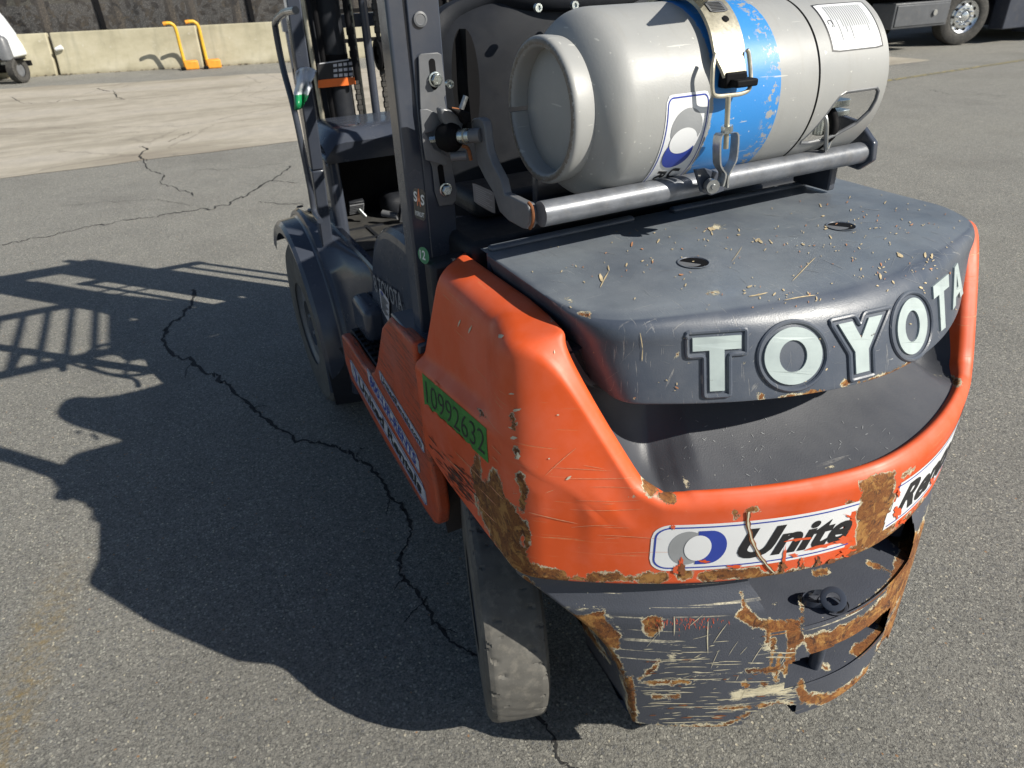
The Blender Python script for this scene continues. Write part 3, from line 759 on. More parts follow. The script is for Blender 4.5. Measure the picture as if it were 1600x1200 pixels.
put('logo_half', disc(.36, .5, .27, .36, 36, 6), lambda u, v, h=0: LG(u, v, .0005), M['ink_grey'], dec[0])
put('logo_half', disc(.68, .5, .27, .36, 36, 6), lambda u, v, h=0: LG(u, v, .0005), M['ink_blue'], dec[0])
q = [(.42+.26*t_, .86-.0*t_) for t_ in (0, 1)]
put('logo_half', grid(np.array([[(.50+.18*i/6, .76+.10*j/2, 0) for j in range(3)] for i in range(7)])), lambda u, v, h=0: LG(u, v, .0006), M['ink_blue'], dec[0])
put('logo_half', grid(np.array([[(.50+.18*i/6, .14+.10*j/2, 0) for j in range(3)] for i in range(7)])), lambda u, v, h=0: LG(u, v, .0006), M['ink_blue'], dec[0])
put('logo_centre', disc(.515, .5, .20, .275, 36, 5), lambda u, v, h=0: LG(u, v, .0012), M['white'], dec[0])
TU = text_geo('Unite', bold=.035, shear=.32, maxlen=.25)
put('decal_text', TU, lambda u, v, h=0: band(-.262+.198*u, .676+.066*v, .0008), M['ink'], dec[0])
TR_ = text_geo('Rentals', bold=.035, shear=.32, maxlen=.25)
put('decal_text', TR_, lambda u, v, h=0: band(.048+.30*u, .674+.068*v, .0008), M['ink'], dec[1])
# torn and scraped bits of the decal that show the paint and the rust again
def blob(cx, cy, rx, ry, n=14, rag=.35, rot=0.):
    V = [(cx, cy)]; c, s = math.cos(rot), math.sin(rot)
    for k in range(n):
        a = 2*math.pi*k/n; r = 1+rag*(rng.random()-.5)*2; x, y = rx*r*math.cos(a), ry*r*math.sin(a); V.append((cx+c*x-s*y, cy+s*x+c*y))
    return V, [(0, 1+k, 1+(k+1) % n) for k in range(n)]
def chips(name, key, lst, mat, parent, off=.0012, rag=.35, n=14):
    parts = []
    for cx, cy, rx, ry, rot in lst:
        V, F = blob(cx, cy, rx, ry, n, rag, D(rot)); V, F = place2d(V, F, lambda u, v: cast((u, v), key, off)); 
        if F: parts.append((V, F))
    if parts: return mesh(name, *join(parts), mat, parent, smooth=False, kind='stuff')
tears = [(1245, 842, 18, 2, -6), (1285, 852, 22, 3.5, -14), (1320, 842, 14, 5, -10), (1225, 868, 3, 14, 4), (1322, 862, 12, 5, -20), (1240, 867, 6, 3, 0), (1064, 880, 4, 9, 0), (1252, 880, 3, 8, 0), (1285, 872, 5, 6, 0), (1148, 884, 12, 2.5, 5), (1408, 815, 6, 3, -40), (1455, 750, 2, 6, 20), (1400, 800, 5, 8, 10), (1403, 770, 3, 5, 0), (1327, 806, 9, 2, 25), (1052, 822, 3, 4, 0), (1058, 888, 5, 6, 0), (1100, 876, 8, 2, 8)]
chips('decal_tears', 'body', tears, M['orange'], fl, .0019, .5, 18)
chips('rust_tears', 'body', [(1224, 885, 4.5, 10, 0), (1253, 885, 3, 6, 0), (1278, 878, 4, 7, 0), (1300, 878, 6, 5, 0), (1065, 890, 5, 9, 0), (1330, 866, 8, 5, -30)], M['rust'], fl, .0023, .5, 18)
# long gouge across the decal
g = smooth_path([(1170, 798), (1168, 812), (1172, 835), (1182, 860), (1196, 880), (1208, 893)], 6)
for wd, mt, of in ((3.4, 'rust', .0021), (1.3, 'primer', .0026)):
    A_ = [cast((p[0]-wd*(1+.3*math.sin(i)), p[1]), 'body', of) for i, p in enumerate(g)]; B_ = [cast((p[0]+wd*(1+.3*math.cos(i*1.7)), p[1]), 'body', of) for i, p in enumerate(g)]
    if all(x is not None for x in A_+B_): mesh('gouge', *grid(np.stack([A_, B_], 1)), M[mt], fl, smooth=False)

# --- scratches laid in as thin strips of bare primer
def strips(name, key, lst, mat, parent, off=.0009, step=5):
    parts = []
    for x0, y0, x1, y1, w in lst:
        L = max(2, int(math.hypot(x1-x0, y1-y0)/step)); dx, dy = (x1-x0), (y1-y0); l = math.hypot(dx, dy); nx, ny = -dy/l, dx/l; A = []; ph = rng.random()*9
        bow = (rng.random()-.5)*.04*l; ok = True
        for i in range(L+1):
            t_ = i/L; ww = w*math.sin(math.pi*min(1, t_*1.0+.02))**.4*(.55+.45*abs(math.sin(ph+i*1.3))); cx = x0+dx*t_+nx*bow*math.sin(math.pi*t_); cy = y0+dy*t_+ny*bow*math.sin(math.pi*t_)
            a = cast((cx+nx*ww, cy+ny*ww), key, off); b = cast((cx-nx*ww, cy-ny*ww), key, off)
            if a is None or b is None or np.linalg.norm(a-b) > .012: ok = False; break
            A.append([a, b])
        if ok: parts.append(grid(np.array(A)))
    if parts: return mesh(name, *join(parts), mat, parent, smooth=False, kind='stuff')
R_ = random.uniform
sc = []
for i in range(110):                     # horizontal scuffs, denser towards the bottom of the bumper
    y = 1000+130*R_(0, 1)**.7; x = R_(1000, 1235); l = R_(8, 95)*R_(.3, 1); sc.append((x, y, min(x+l, 1245), y+R_(-2, .5), R_(.25, .9)))
for i in range(18): x = R_(1010, 1230); y = R_(975, 1100); a = R_(-1.2, -.2); l = R_(8, 40); sc.append((x, y, x+l*math.cos(a), y+l*math.sin(a), R_(.3, .7)))
for i in range(3): x = R_(1010, 1110); y = R_(960, 1010); sc.append((x, y, x+R_(-1, 1), y+R_(15, 60), R_(.5, 1.1)))
strips('primer_scratches', 'bumper', sc, M['primer'], fl)
sc = [(x, y, x+R_(4, 22), y+R_(-1.5, 1), R_(.6, 1.6)) for x, y in [(R_(1000, 1235), R_(1030, 1125)) for _ in range(26)]]
strips('rust_scratches', 'bumper', sc, M['rust'], fl, .0012)
sc = [(x, y, x+R_(-1.5, 1.5), y+R_(2, 7), R_(.25, .6)) for x, y in [(random.gauss(1070, 32), 964+abs(random.gauss(0, 9))) for _ in range(90)]]
strips('paint_transfer', 'bumper', sc, M['orange'], fl, .0007)
sc = [(x, y, x+R_(20, 120), y+R_(-6, 8), R_(.25, .5)) for x, y in [(R_(815, 1000), R_(620, 880)) for _ in range(24)]]+[(900, 700, 850, 745, .5), (985, 790, 1015, 720, .4), (826, 800, 905, 818, .8), (852, 770, 868, 764, .5)]
M['paint_scuff'] = simple('pale_scuff_in_orange', (.66, .30, .16), .6, 0, .2, 80)
strips('hairline_scratches', 'body', sc, M['paint_scuff'], fl)
chips('primer_chips', 'body', [(888, 747, 5, 1.6, -35), (808, 640, 6, 2, -10), (803, 684, 5, 3, 0), (798, 668, 3, 1, 20), (810, 713, 3, 6, 0), (735, 530-15, 1.2, 6, 25), (783, 526, 4, 3, 0), (718, 500+5, 1, 6, 20), (866, 560-10, 1, 3, 0), (872, 648, 2, 1, 0), (858, 716, 1.5, 1, 0), (800, 615, 5, 1, 0)], M['primer'], fl)
# scrapes on the shaded side of the casting
M['dark_scrape'] = simple('dark_scrape', (.07, .028, .018), .7, 0, .3, 60)
sc = []
for i in range(60):
    x = R_(664, 730); y = 655+(x-664)*.95+R_(0, 95)-25; l = R_(8, 30); 
    if y < 640+(x-664)*.62+50: y += 40
    sc.append((x, y, x+l*.72, y+l*.78+R_(-4, 4), R_(.3, 1.1)))
strips('side_scrapes', 'body', sc, M['dark_scrape'], fl)
sc = [(x, y, x+l*.72, y+l*.74, R_(.3, .6)) for x, y, l in [(R_(664, 770), R_(690, 790), R_(15, 60)) for _ in range(14)]]
strips('pale_side_scratches', 'body', sc, M['paint_scuff'], fl)

# --- green asset tag on the left side
def sideL(u, v, h=0):                     # u = 0 front .. 1 rear
    y = .700-.326*u; z = .747+(.812-.747)*u*.62+ (.080-.010*u)*v
    h0 = BV['body'].ray_cast(Vector((-1.2, y, z)), Vector((1, 0, 0)), 2)
    if h0[0] is None: return None
    return np.array(h0[0])+np.array([-1, 0, 0])*(.0008+h)
tq = homog([(660, 583), (763, 672), (764, 724), (664, 632)])
tagf = lambda u, v, h=0: cast(tq(u, v), 'body', .0008+h)
Vg, Fg = grid(np.array([[(i/30+.0, j/6, 0) for j in range(7)] for i in range(31)]))
for i in range(len(Vg)):
    if Vg[i][1] == 0: Vg[i][1] += .10*abs(math.sin(Vg[i][0]*23))*(Vg[i][0] < .75)
    if Vg[i][0] == 1: Vg[i][0] -= .02*abs(math.sin(Vg[i][1]*17))
gt = put('asset_tag', (Vg, Fg), tagf, M['green_tag'], fl)
put('tag_number', text_geo('10992632', bold=-.012, maxlen=.3), lambda u, v, h=0: tagf(.05+.90*u, .16+.68*v, .0006), M['ink'], gt)
chips('tag_damage', 'body', [(672, 640, 6, 2, 45), (690, 655, 9, 2, 44), (705, 668, 8, 1.5, 42), (720, 682, 10, 1.6, 42), (683, 600, 6, 2, 40)], M['orange'], fl, .0022, .5)

# --- seeds and dry flakes lying on the cover (nobody could count them)
parts = []; parts2 = []
CL = [(1330, 350, 60, 22), (1430, 360, 40, 40), (1250, 400, 70, 20), (1150, 462, 60, 10), (1240, 465, 40, 8), (1380, 440, 40, 25), (1000, 410, 60, 40), (1120, 360, 60, 15), (1450, 430, 30, 30), (1080, 600, 60, 12), (1300, 600, 60, 10)]
for i in range(430):
    x, y = R_(800, 1490), R_(300, 620)
    if R_(0, 1) < .7: q_ = random.choice(CL); x, y = random.gauss(q_[0], q_[2]), random.gauss(q_[1], q_[3])
    if R_(0, 1) > .35 and y > 440: continue
    r = .55+abs(random.gauss(0, .45)); a = R_(0, 180)
    if R_(0, 1) < .06: r *= 2.4
    V, F = blob(x, y, r*1.8, r*.75, 7, .4, D(a)); V, F = place2d(V, F, lambda u, v: cast((u, v), 'cover', .0013))
    if F: (parts if R_(0, 1) < .72 else parts2).append((V, F))
M['seed'] = simple('dry_tan_seed', (.50, .40, .24), .8, 0, .35, 70); M['seed2'] = simple('reddish_seed_husk', (.42, .20, .10), .8, 0, .35, 70)
mesh('seeds_and_flakes', *join(parts), M['seed'], fl, smooth=False, kind='stuff'); mesh('seed_husks', *join(parts2), M['seed2'], fl, smooth=False, kind='stuff')
sc = []
for i in range(150):
    x, y = R_(790, 1480), R_(290, 600)
    if y > 440 and R_(0, 1) > .3: continue
    a = random.choice((R_(-.2, .2), R_(-1.2, -.5), R_(.3, .8))); l = R_(6, 42); sc.append((x, y, x+l*math.cos(a), y+l*math.sin(a), R_(.10, .24)))
M['fine_scratch'] = simple('pale_fine_scratch', (.24, .25, .26), .5, 0, .3, 90)
strips('cover_scratches', 'cover', sc, M['fine_scratch'], fl, .0008)
strips('cover_gouges', 'cover', [(938, 450, 952, 424, 1.1), (952, 424, 950, 415, 1.6), (1238, 440, 1275, 402, .8), (1000, 520, 1004, 545, .9), (1004, 545, 1003, 565, .9), (1143, 410, 1160, 385, .5), (1170, 464, 1200, 458, 1.2), (1225, 470, 1275, 462, .9)], M['seed'], fl, .0014)
sc = [(x, y, x+R_(-8, 8), y+R_(-8, 8), R_(.3, .8)) for x, y in [(R_(1030, 1420), R_(650, 765)) for _ in range(70)]]
strips('shelf_nicks', 'shelf', sc, M['fine_scratch'], fl)

# ---------------------------------------------------------------- side step panel
SX = -.568
def sy(px, k=SX): p = onX(px, k); return (p[1], p[2])
sk = [(.757, .865), (.925, .855), (1.00, .80), (1.10, .66), (1.16, .595), (1.22, .560), (1.30, .552), (1.46, .560), (1.535, .55), (1.545, .44), (1.50, .395), (1.30, .372), (1.16, .357), (.94, .347), (.84, .345), (.765, .352), (.735, .372), (.716, .43), (.722, .50), (.745, .57), (.757, .62)]
skd = dens([(a*1000, b*1000) for a, b in sk], 16)/1000
for s in (-1, 1):
    P = np.array([(0, a, b) for a, b in skd]); V, F = prism(P, 0, s*.568, s*.535)
    o = fixn(mesh('step_panel', V, F, M['orange_side'], fl, bevel=.009, seg=4)); 
    if s < 0: skirt = o
    # rounded shoulder of the panel top + black tread behind it
    V, F = join([box((s*.508, .845, .848), (.100, .19, .024))]); mesh('panel_top_trim', V, F, M['frame'], fl, bevel=.005)
    V, F = join([box((s*.485, 1.335, .545), (.095, .43, .016))]); st = mesh('step_tread', V, F, M['plastic'], fl, bevel=.004)
    parts = [box((s*.485, 1.15+i*.036, .556), (.085, .006, .008)) for i in range(11)]+[box((s*(.45+j*.02), 1.33, .556), (.005, .40, .008)) for j in range(4)]
    mesh('tread_grip', *join(parts), M['black'], st)
BV['skirt'] = None
dirt = rng
def skirtmap(y0, z0, y1, z1, h_, off=.0012):
    return lambda u, v, h=0: np.array([-.568-off-h, y0+(y1-y0)*u, z0+(z1-z0)*u+h_*v])
def side_decal(txt, y0, z0, y1, z1, h_, mat, bold, pre=None, taper=True):
    f = skirtmap(y0, z0, y1, z1, h_); d_ = put('side_decal', rrect(30, 2, .02, .2), f, M['white_dirty'], fl)
    put('decal_border', rframe(.02, .2, .003, .06, inset=(.006, .08)), lambda u, v, h=0: f(u, v, .0005), M['ink_blue'], d_)
    a = .05
    if pre:
        put('logo_half', disc(.055, .5, .022, .32, 24, 2), lambda u, v, h=0: f(u, v, .0006), M['ink_grey'], d_); put('logo_half', disc(.085, .5, .022, .32, 24, 2), lambda u, v, h=0: f(u, v, .0006), M['ink_blue'], d_); put('logo_centre', disc(.07, .5, .014, .22, 24, 2), lambda u, v, h=0: f(u, v, .0011), M['white_dirty'], d_); a = .13
    put('decal_text', text_geo(txt, bold=bold, shear=.2), lambda u, v, h=0: f(a+(.95-a)*u, .2+.6*v, .0009), M[mat], d_)
side_decal('United Rentals', 1.46, .432, .80, .372, .072, 'ink', .03, True)
side_decal('800-UR-RENTS', 1.235, .520, .825, .462, .058, 'ink_blue', .02)
side_decal('UnitedRentals.com', 1.09, .605, .765, .566, .036, 'ink', .015)
# dark inner arch wall seen behind the panel and over the rear wheel
V, F = join([sheet(lambda u, v: np.array([-.53+.12*v, .70+.10*math.sin(u*2.2), .62-.33*u]), 14, 3), box((-.40, .60, .80), (.06, .46, .35)), box((.40, .60, .80), (.06, .46, .35)), box((0, .95, .55), (.80, .5, .34))])
mesh('wheel_arch_liner', V, F, simple('dirty_arch_liner', (.060, .048, .042), .85, 0, .3, 12), fl)
V, F = join([box((0, .58, .50), (.60, .62, .24)), box((0, 1.3, .38), (.86, 1.5, .22)), box((0, .60, .28), (.72, .16, .10))]); mesh('chassis', V, F, M['black'], fl, bevel=.01)

# ---------------------------------------------------------------- wheels
M['tyre'] = simple('dusty_worn_tyre', (.105, .100, .090), .85, 0, .2, 16, .4, 90, dust=.45)
def wheel(c, R, w, ax, steer, name, rimr):
    a = np.array([math.cos(steer), math.sin(steer), 0.])*ax
    wh = mesh(name, *lathe([(w*.42, rimr*.55), (w*.40, rimr*.9), (w*.46, rimr), (w*.50, rimr*1.06)], c, a, 40), M['frame_grey'], fl)
    pr = [(-w*.5, rimr), (-w*.52, rimr*1.12), (-w*.50, R*.93), (-w*.44, R*.985), (-w*.36, R), (-w*.12, R*1.004), (w*.12, R*1.004), (w*.36, R), (w*.44, R*.985), (w*.50, R*.93), (w*.52, rimr*1.12), (w*.5, rimr)]
    pr2 = []
    for i in range(len(pr)-1):
        for k in range(5): pr2.append((pr[i][0]+(pr[i+1][0]-pr[i][0])*k/5, pr[i][1]+(pr[i+1][1]-pr[i][1])*k/5))
    pr2.append(pr[-1])
    V, F = lathe(pr2, c, a, 480)
    # chunked and worn tread : lug slots and missing lumps
    ce = np.array(c); rel = V-ce; al = rel@a; rad = rel-np.outer(al, a); rr = np.linalg.norm(rad, axis=1); s_, u_ = frame_of(a); ang = np.arctan2(rad@u_, rad@s_)
    ph = ang*R/.085+np.where(al > 0, .5, 0)+.22*np.sin(ang*5)+8*al*np.abs(al)/w**2*.12; f = np.abs((ph % 1)-.5); dep = np.zeros(len(V)); on = (rr > R*.97); idx = np.floor(ph); reach = np.maximum(0, -.12+.40*(np.sin(idx*12.9898)*43758.5 % 1))
    dep[on] = (.005*np.clip(1-f/.035, 0, 1)**.6*np.clip((np.abs(al)-w*(.5-reach))/(.05*w), 0, 1))[on]
    nz = np.sin(ang*31+al*60)*np.sin(ang*13.3-al*95)+.6*np.sin(ang*57+al*130)
    dep += np.where(on & (nz > 1.05) & (np.abs(al) > w*.2), .003, 0)+np.where(rr > R*.9, .0004*np.sin(ang*45+al*70), 0)
    V = ce+np.outer(al, a)+rad*((rr-dep)/np.maximum(rr, 1e-6))[:, None]
    mesh('tyre', V, F, M['tyre'], wh, ang=25)
    V, F = lathe([(w*.30, 0), (w*.34, .05), (w*.30, rimr*.55), (w*.42, rimr*.56)], c, a, 32); mesh('hub', V, F, M['frame_grey'], wh)
    parts = [lathe([(w*.33, .012), (w*.38, .012), (w*.385, 0)], np.array(c)+(s_*math.cos(q)+u_*math.sin(q))*rimr*.42, a, 6) for q in np.linspace(0, 2*math.pi, 6, endpoint=False)]
    mesh('wheel_nuts', *join(parts), M['steel'], wh, smooth=False, kind='stuff')
    return wh
ste = math.atan2(-.039, .123)
wheel((-.492, .553, .272), .272, .132, -1, ste, 'steered_wheel', .13)
wheel((.492, .553, .272), .272, .142, 1, ste, 'steered_wheel', .13)
wheel((-.488, 2.150, .332), .332, .185, -1, 0, 'drive_wheel', .17)
wheel((.488, 2.150, .332), .332, .185, 1, 0, 'drive_wheel', .17)

# ---------------------------------------------------------------- front mudguards, floor, sill
def arcs(x0, x1, R, a0, a1, cy=2.150, cz=.332, n=26, lift=0):
    A = []
    for i in range(n+1):
        a = math.radians(a0+(a1-a0)*i/n); A.append([(x0, cy+R*math.cos(a), cz+R*math.sin(a)), (x1, cy+R*math.cos(a), cz+R*math.sin(a))])
    return np.array(A)
for s in (-1, 1):
    def guard(prof, name, mat):
        A = [[(s*x, 2.150+r*math.cos(a), .332+r*math.sin(a)*fz) for x, r, fz in prof] for a in np.radians(np.linspace(38, 196, 40))]
        return mesh(name, *grid(np.array(A)), mat, fl, ang=30)
    guard([(.598, .372, 1.0), (.602, .405, 1.), (.590, .418, 1.), (.535, .424, 1.), (.528, .432, 1.)], 'mudguard_rim', M['frame'])
    A = []
    for a in np.linspace(38, 196, 44):
        o_ = [(x_, 2.150+r_*math.cos(D(a)), .332+r_*math.sin(D(a))) for x_, r_ in ((.530, .432), (.524, .447), (.512, .453))]
        iy = float(np.interp(a, [38, 60, 74, 92, 128, 150, 165, 196], [2.53, 2.36, 2.26, 2.12, 1.74, 1.57, 1.52, 1.52])); iz = float(np.interp(a, [38, 60, 74, 92, 150, 160, 175, 196], [.615, .70, .728, .738, .735, .70, .58, .42]))
        m_ = [(.475, .45*o_[2][1]+.55*iy, .40*o_[2][2]+.60*iz+.006), (.446, .12*o_[2][1]+.88*iy, .08*o_[2][2]+.92*iz+.002), (.430, iy, iz)]
        A.append([(s*p[0], p[1], p[2]) for p in o_+m_])
    g_ = mesh('mudguard', *grid(np.array(A)), M['frame'], fl, ang=40)
    for yy, a in ((2.12, 94), (2.30, 64)):
        c = np.array([s*.485, 2.150+.463*math.cos(D(a)), .332+.463*math.sin(D(a))]); n_ = np.array([0, math.cos(D(a)), math.sin(D(a))]); mesh('mudguard_bolt', *lathe([(0, .014), (.004, .013), (.006, 0)], c, n_, 16), M['frame'], g_)
    # lower rear apron of the mudguard behind the wheel
    V, F = grid(np.array([[(s*.598, 1.80, .50), (s*.41, 1.72, .52)], [(s*.598, 1.745, .40), (s*.41, 1.70, .40)], [(s*.598, 1.735, .26), (s*.41, 1.69, .26)], [(s*.59, 1.76, .16), (s*.42, 1.72, .16)]])); mesh('mudguard_apron', V, F, M['plastic'], fl)
    A = [[(s*.436, y, z-.05), (s*.434, y, z+.002), (s*.428, y, z+.010), (s*.408, y, z+.010), (s*.400, y, z-.004), (s*.398, y, z-.06)] for y, z in [(2.36, .69), (2.30, .725), (2.24, .736), (1.9, .738), (1.60, .738), (1.53, .735)]]; mesh('floor_sill', *grid(np.array(A)), M['frame'], fl)
V, F = join([box((0, 1.88, .69), (.80, .80, .02))]); flo = mesh('cab_floor', V, F, simple('black_rubber_mat', (.05, .049, .047), .6, 0, .2, 14, .3, 200, dust=.12), fl, bevel=.004)
for r_ in range(4):
    V, F = join([box((-.29, 1.70+.13*r_, .703), (.17, .008, .006))]); mesh('mat_rib', V, F, M['plastic'], flo)
V, F = join([box((-.29, 1.86, .702), (.012, .50, .006))]); mesh('mat_rib', V, F, M['plastic'], flo)
V, F = join([box((-.02, 2.20, .74), (.34, .14, .10))]); mesh('floor_toe_board', V, F, M['plastic'], fl, bevel=.04, seg=4)
Rp = np.array(Matrix.Rotation(D(35), 3, 'X'))
for px_, y_, sz in (((556, 322), 2.17, (.060, .018, .062)), ((637, 330), 2.05, (.07, .018, .09))):
    p = onY(px_, y_); pd = mesh('pedal', *box(p, sz, Rp), M['plastic'], fl, bevel=.004)
    parts = [box(np.array(p)+Rp@np.array([0, -.012, -sz[2]/2+.006+i*.009]), (sz[0]*.95, .006, .004), Rp) for i in range(int(sz[2]/.009))]
    mesh('pedal_grip', *join(parts), M['frame_grey'], pd); mesh('pedal_arm', *tube([p, (p[0]+.03, p[1]-.01, p[2]-.045)], .009), M['zinc'], pd)
mesh('brake_lever', *tube([onY((598, 333), 2.1), onY((622, 338), 2.05)], .013), M['frame_grey'], fl)

# dashboard cowl, hollow below
A = []
for i in range(25):
    u = i/24; x = -.425+.85*u; e = 1-abs(2*u-1); rr_ = min(1, e*9)**.5
    zt = 1.03+.045*rr_; A.append([(x, 2.06, .985), (x, 2.0, .975), (x, 1.985, zt-.06), (x, 1.975, zt-.03), (x, 1.995, zt-.005), (x, 2.03, zt+.006), (x, 2.10, zt+.01), (x, 2.32, zt)])
mesh('dash_cowl', *grid(np.array(A)), M['frame'], fl, ang=40)
for s in (-1, 1): V, F = join([box((s*.400, 2.16, .84), (.05, .30, .32))]); mesh('dash_side', V, F, M['frame'], fl, bevel=.02, seg=4)
V, F = join([box((0, 2.305, .86), (.76, .03, .34))]); mesh('bulkhead', V, F, M['black'], fl)
mesh('dash_round_cap', *lathe([(0, .035), (.004, .033), (.001, .02), (0, 0)], (-.30, 2.08, 1.081), (0, 0, 1), 24), M['plastic'], fl)
mesh('steering_column', *cyl((-.10, 1.98, 1.02), (-.10, 1.54, 1.38), .035), M['plastic'], fl)
L = [(-.10+.155*math.cos(a), 1.52+.155*math.sin(a)*.80, 1.40+.155*math.sin(a)*.60) for a in np.linspace(0, 2*math.pi, 48, endpoint=False)]
sw = mesh('steering_wheel', *tube(L, .013, 10, True), M['black'], fl); 
for a in (0, 120, 240): mesh('spoke', *tube([(-.10, 1.535, 1.385), (-.10+.15*math.cos(D(a)), 1.52+.12*math.sin(D(a)), 1.40+.09*math.sin(D(a)))], .009), M['black'], sw)

# ---------------------------------------------------------------- side hood panel with lettering, seat, rear shell
prf = [(1.00, .60), (1.0, .905), (1.06, .955), (1.16, .965), (1.28, .95), (1.375, .90), (1.44, .82), (1.50, .70), (1.53, .60)]
pr = smooth_path(prf, 4)
for s in (-1, 1):
    A = [[(s*.455, y, z-.03) for y, z in pr], [(s*.452, y, z-.012) for y, z in pr], [(s*.438, y, z) for y, z in pr], [(s*.30, y-.01, z+.012) for y, z in pr], [(0, y-.02, z+.02) for y, z in pr]]
    P = np.array([(0, y, z-.03) for y, z in pr]); P = np.vstack([P, [[0, 1.53, .55], [0, 1.0, .55]]])
    V, F = join([grid(np.array(A)), prism(P, 0, s*.455, s*.40)]); o = mesh('side_hood', V, F, M['frame'], fl, ang=35); fixn(o)
    V, F = join([box((s*.475, 1.50, .60), (.07, .17, .12))]); mesh('step_box', V, F, M['frame'], fl, bevel=.025, seg=4)
put('model_lettering', text_geo('TOYOTA', bold=.01), lambda u, v, h=0: np.array([-.4595-h, 1.395-.225*u, .715+.055*v+.03*u]), M['letter_print'], fl)
put('model_lettering', text_geo('8', bold=.01), lambda u, v, h=0: np.array([-.4595, 1.44-.03*u, .712+.055*v]), M['letter_print'], fl)
iq = [onX(p, -.461) for p in ((592, 448), (608, 470), (608, 505), (596, 482))]
def quad3(q): return lambda u, v, h=0: (1-u)*(1-v)*q[3]+u*(1-v)*q[2]+u*v*q[1]+(1-u)*v*q[0]+np.array([-h, 0, 0])
f = quad3(iq); s1 = put('inspection_sticker', rrect(6, 2, .08, .08), f, M['white_dirty'], fl)
for k in range(9): put('sticker_print', rrect(3, 1, 0, 0), (lambda k: lambda u, v, h=0: f(.12+(.55+.25*((k*7) % 3)/2)*u, .10+.085*k+.045*v, .0006))(k), M['ink'], s1)
put('sticker_print', disc(.3, .9, .15, .06, 16, 1), lambda u, v, h=0: f(u, v, .0007), M['ink_blue'], s1)
V, F = join([box((0, .98, .86), (.86, .40, .22)), box((0, 1.23, .95), (.60, .50, .05))]); mesh('engine_hood', V, F, M['frame'], fl, bevel=.03, seg=4)
# operator seat
V, F = join([box((-.02, 1.13, 1.01), (.46, .26, .10))]); seat = mesh('seat_cushion', V, F, M['black'], fl, bevel=.045, seg=5)
def shell(y_fn, x0, x1, z0, z1, nx, nz, nexp=3.2):
    A = []
    for i in range(nx+1):
        row = []
        for j in range(nz+1):
            u = -1+2*i/nx; v = j/nz; w = (1-v**nexp*.0); z = z0+(z1-z0)*v; hwid = (x1-x0)/2*(1-.0*v); cut = (max(0, (v-.35)/.65))**4.5; hwid *= math.sqrt(max(0, 1-cut*.62)); row.append(((x0+x1)/2+hwid*u, y_fn(u, v), z))
        A.append(row)
    return grid(np.array(A))
X0, X1, Z0, Z1 = -.385, .40, 1.02, 1.485
V, F = shell(lambda u, v: .985+.10*abs(u)**2.6+.035*v, X0, X1, Z0, Z1, 40, 26); mesh('seat_back_shell', V, F, M['plastic'], fl, ang=40)
# rim bead of the shell
def rimpt(u, v, d=0):
    cut = (max(0, (v-.35)/.65))**4.5; hwid = (X1-X0)/2*math.sqrt(max(0, 1-cut*.62)); return ((X0+X1)/2+hwid*u, .975+.10*abs(u)**2.6+.035*v+d, Z0+(Z1-Z0)*v)
L = [rimpt(-1, v) for v in np.linspace(0, 1, 22)]+[rimpt(u, 1) for u in np.linspace(-.9, .9, 24)]+[rimpt(1, v) for v in np.linspace(1, 0, 22)]
L = smooth_path(np.array(L)[::2], 4)
A = []
for i, p in enumerate(L):
    c0 = np.array([(X0+X1)/2, p[1], 1.20]); d_ = p-c0; d_[1] = 0; d_ /= np.linalg.norm(d_); b_ = np.array([0, -1, 0.])
    A.append([p+d_*.004+b_*-.05, p+d_*.012, p+d_*.008+b_*.016, p-d_*.006+b_*.022, p-d_*.030+b_*.020, p-d_*.036+b_*.012, p-d_*.038-b_*.004])
mesh('seat_back_rim', *grid(np.array(A)), M['plastic'], fl, ang=50)
for p in ((840, 12), (897, 8), (702, 131)):
    q = onY(p, .955 if p[0] > 750 else .985); mesh('cap_screw', *lathe([(-.004, .0085), (.006, .0085), (.006, .0045), (.002, .004), (.002, 0)], q, (0, -1, 0), 16), M['zinc'], fl)
# vent cut-out on the left of the shell
V, F = disc(0, 0, 1, 1, 30, 2); mesh('shell_opening', np.array([(-.305+.028*p[0], .984+.02*(p[0] < 0), 1.325+.105*p[1]) for p in V]), F, M['black'], fl)
mesh('recoil_strut', *tube([onY((722, 165), .97), onY((712, 195), .965), onY((728, 150), .965)], .006), M['steel'], fl)
V, F = join([box((.05, .90, 1.10), (.85, .16, .05)), box((0, .79, 1.04), (.90, .20, .07))]); mesh('rear_deck', V, F, M['plastic'], fl, bevel=.02, seg=3)

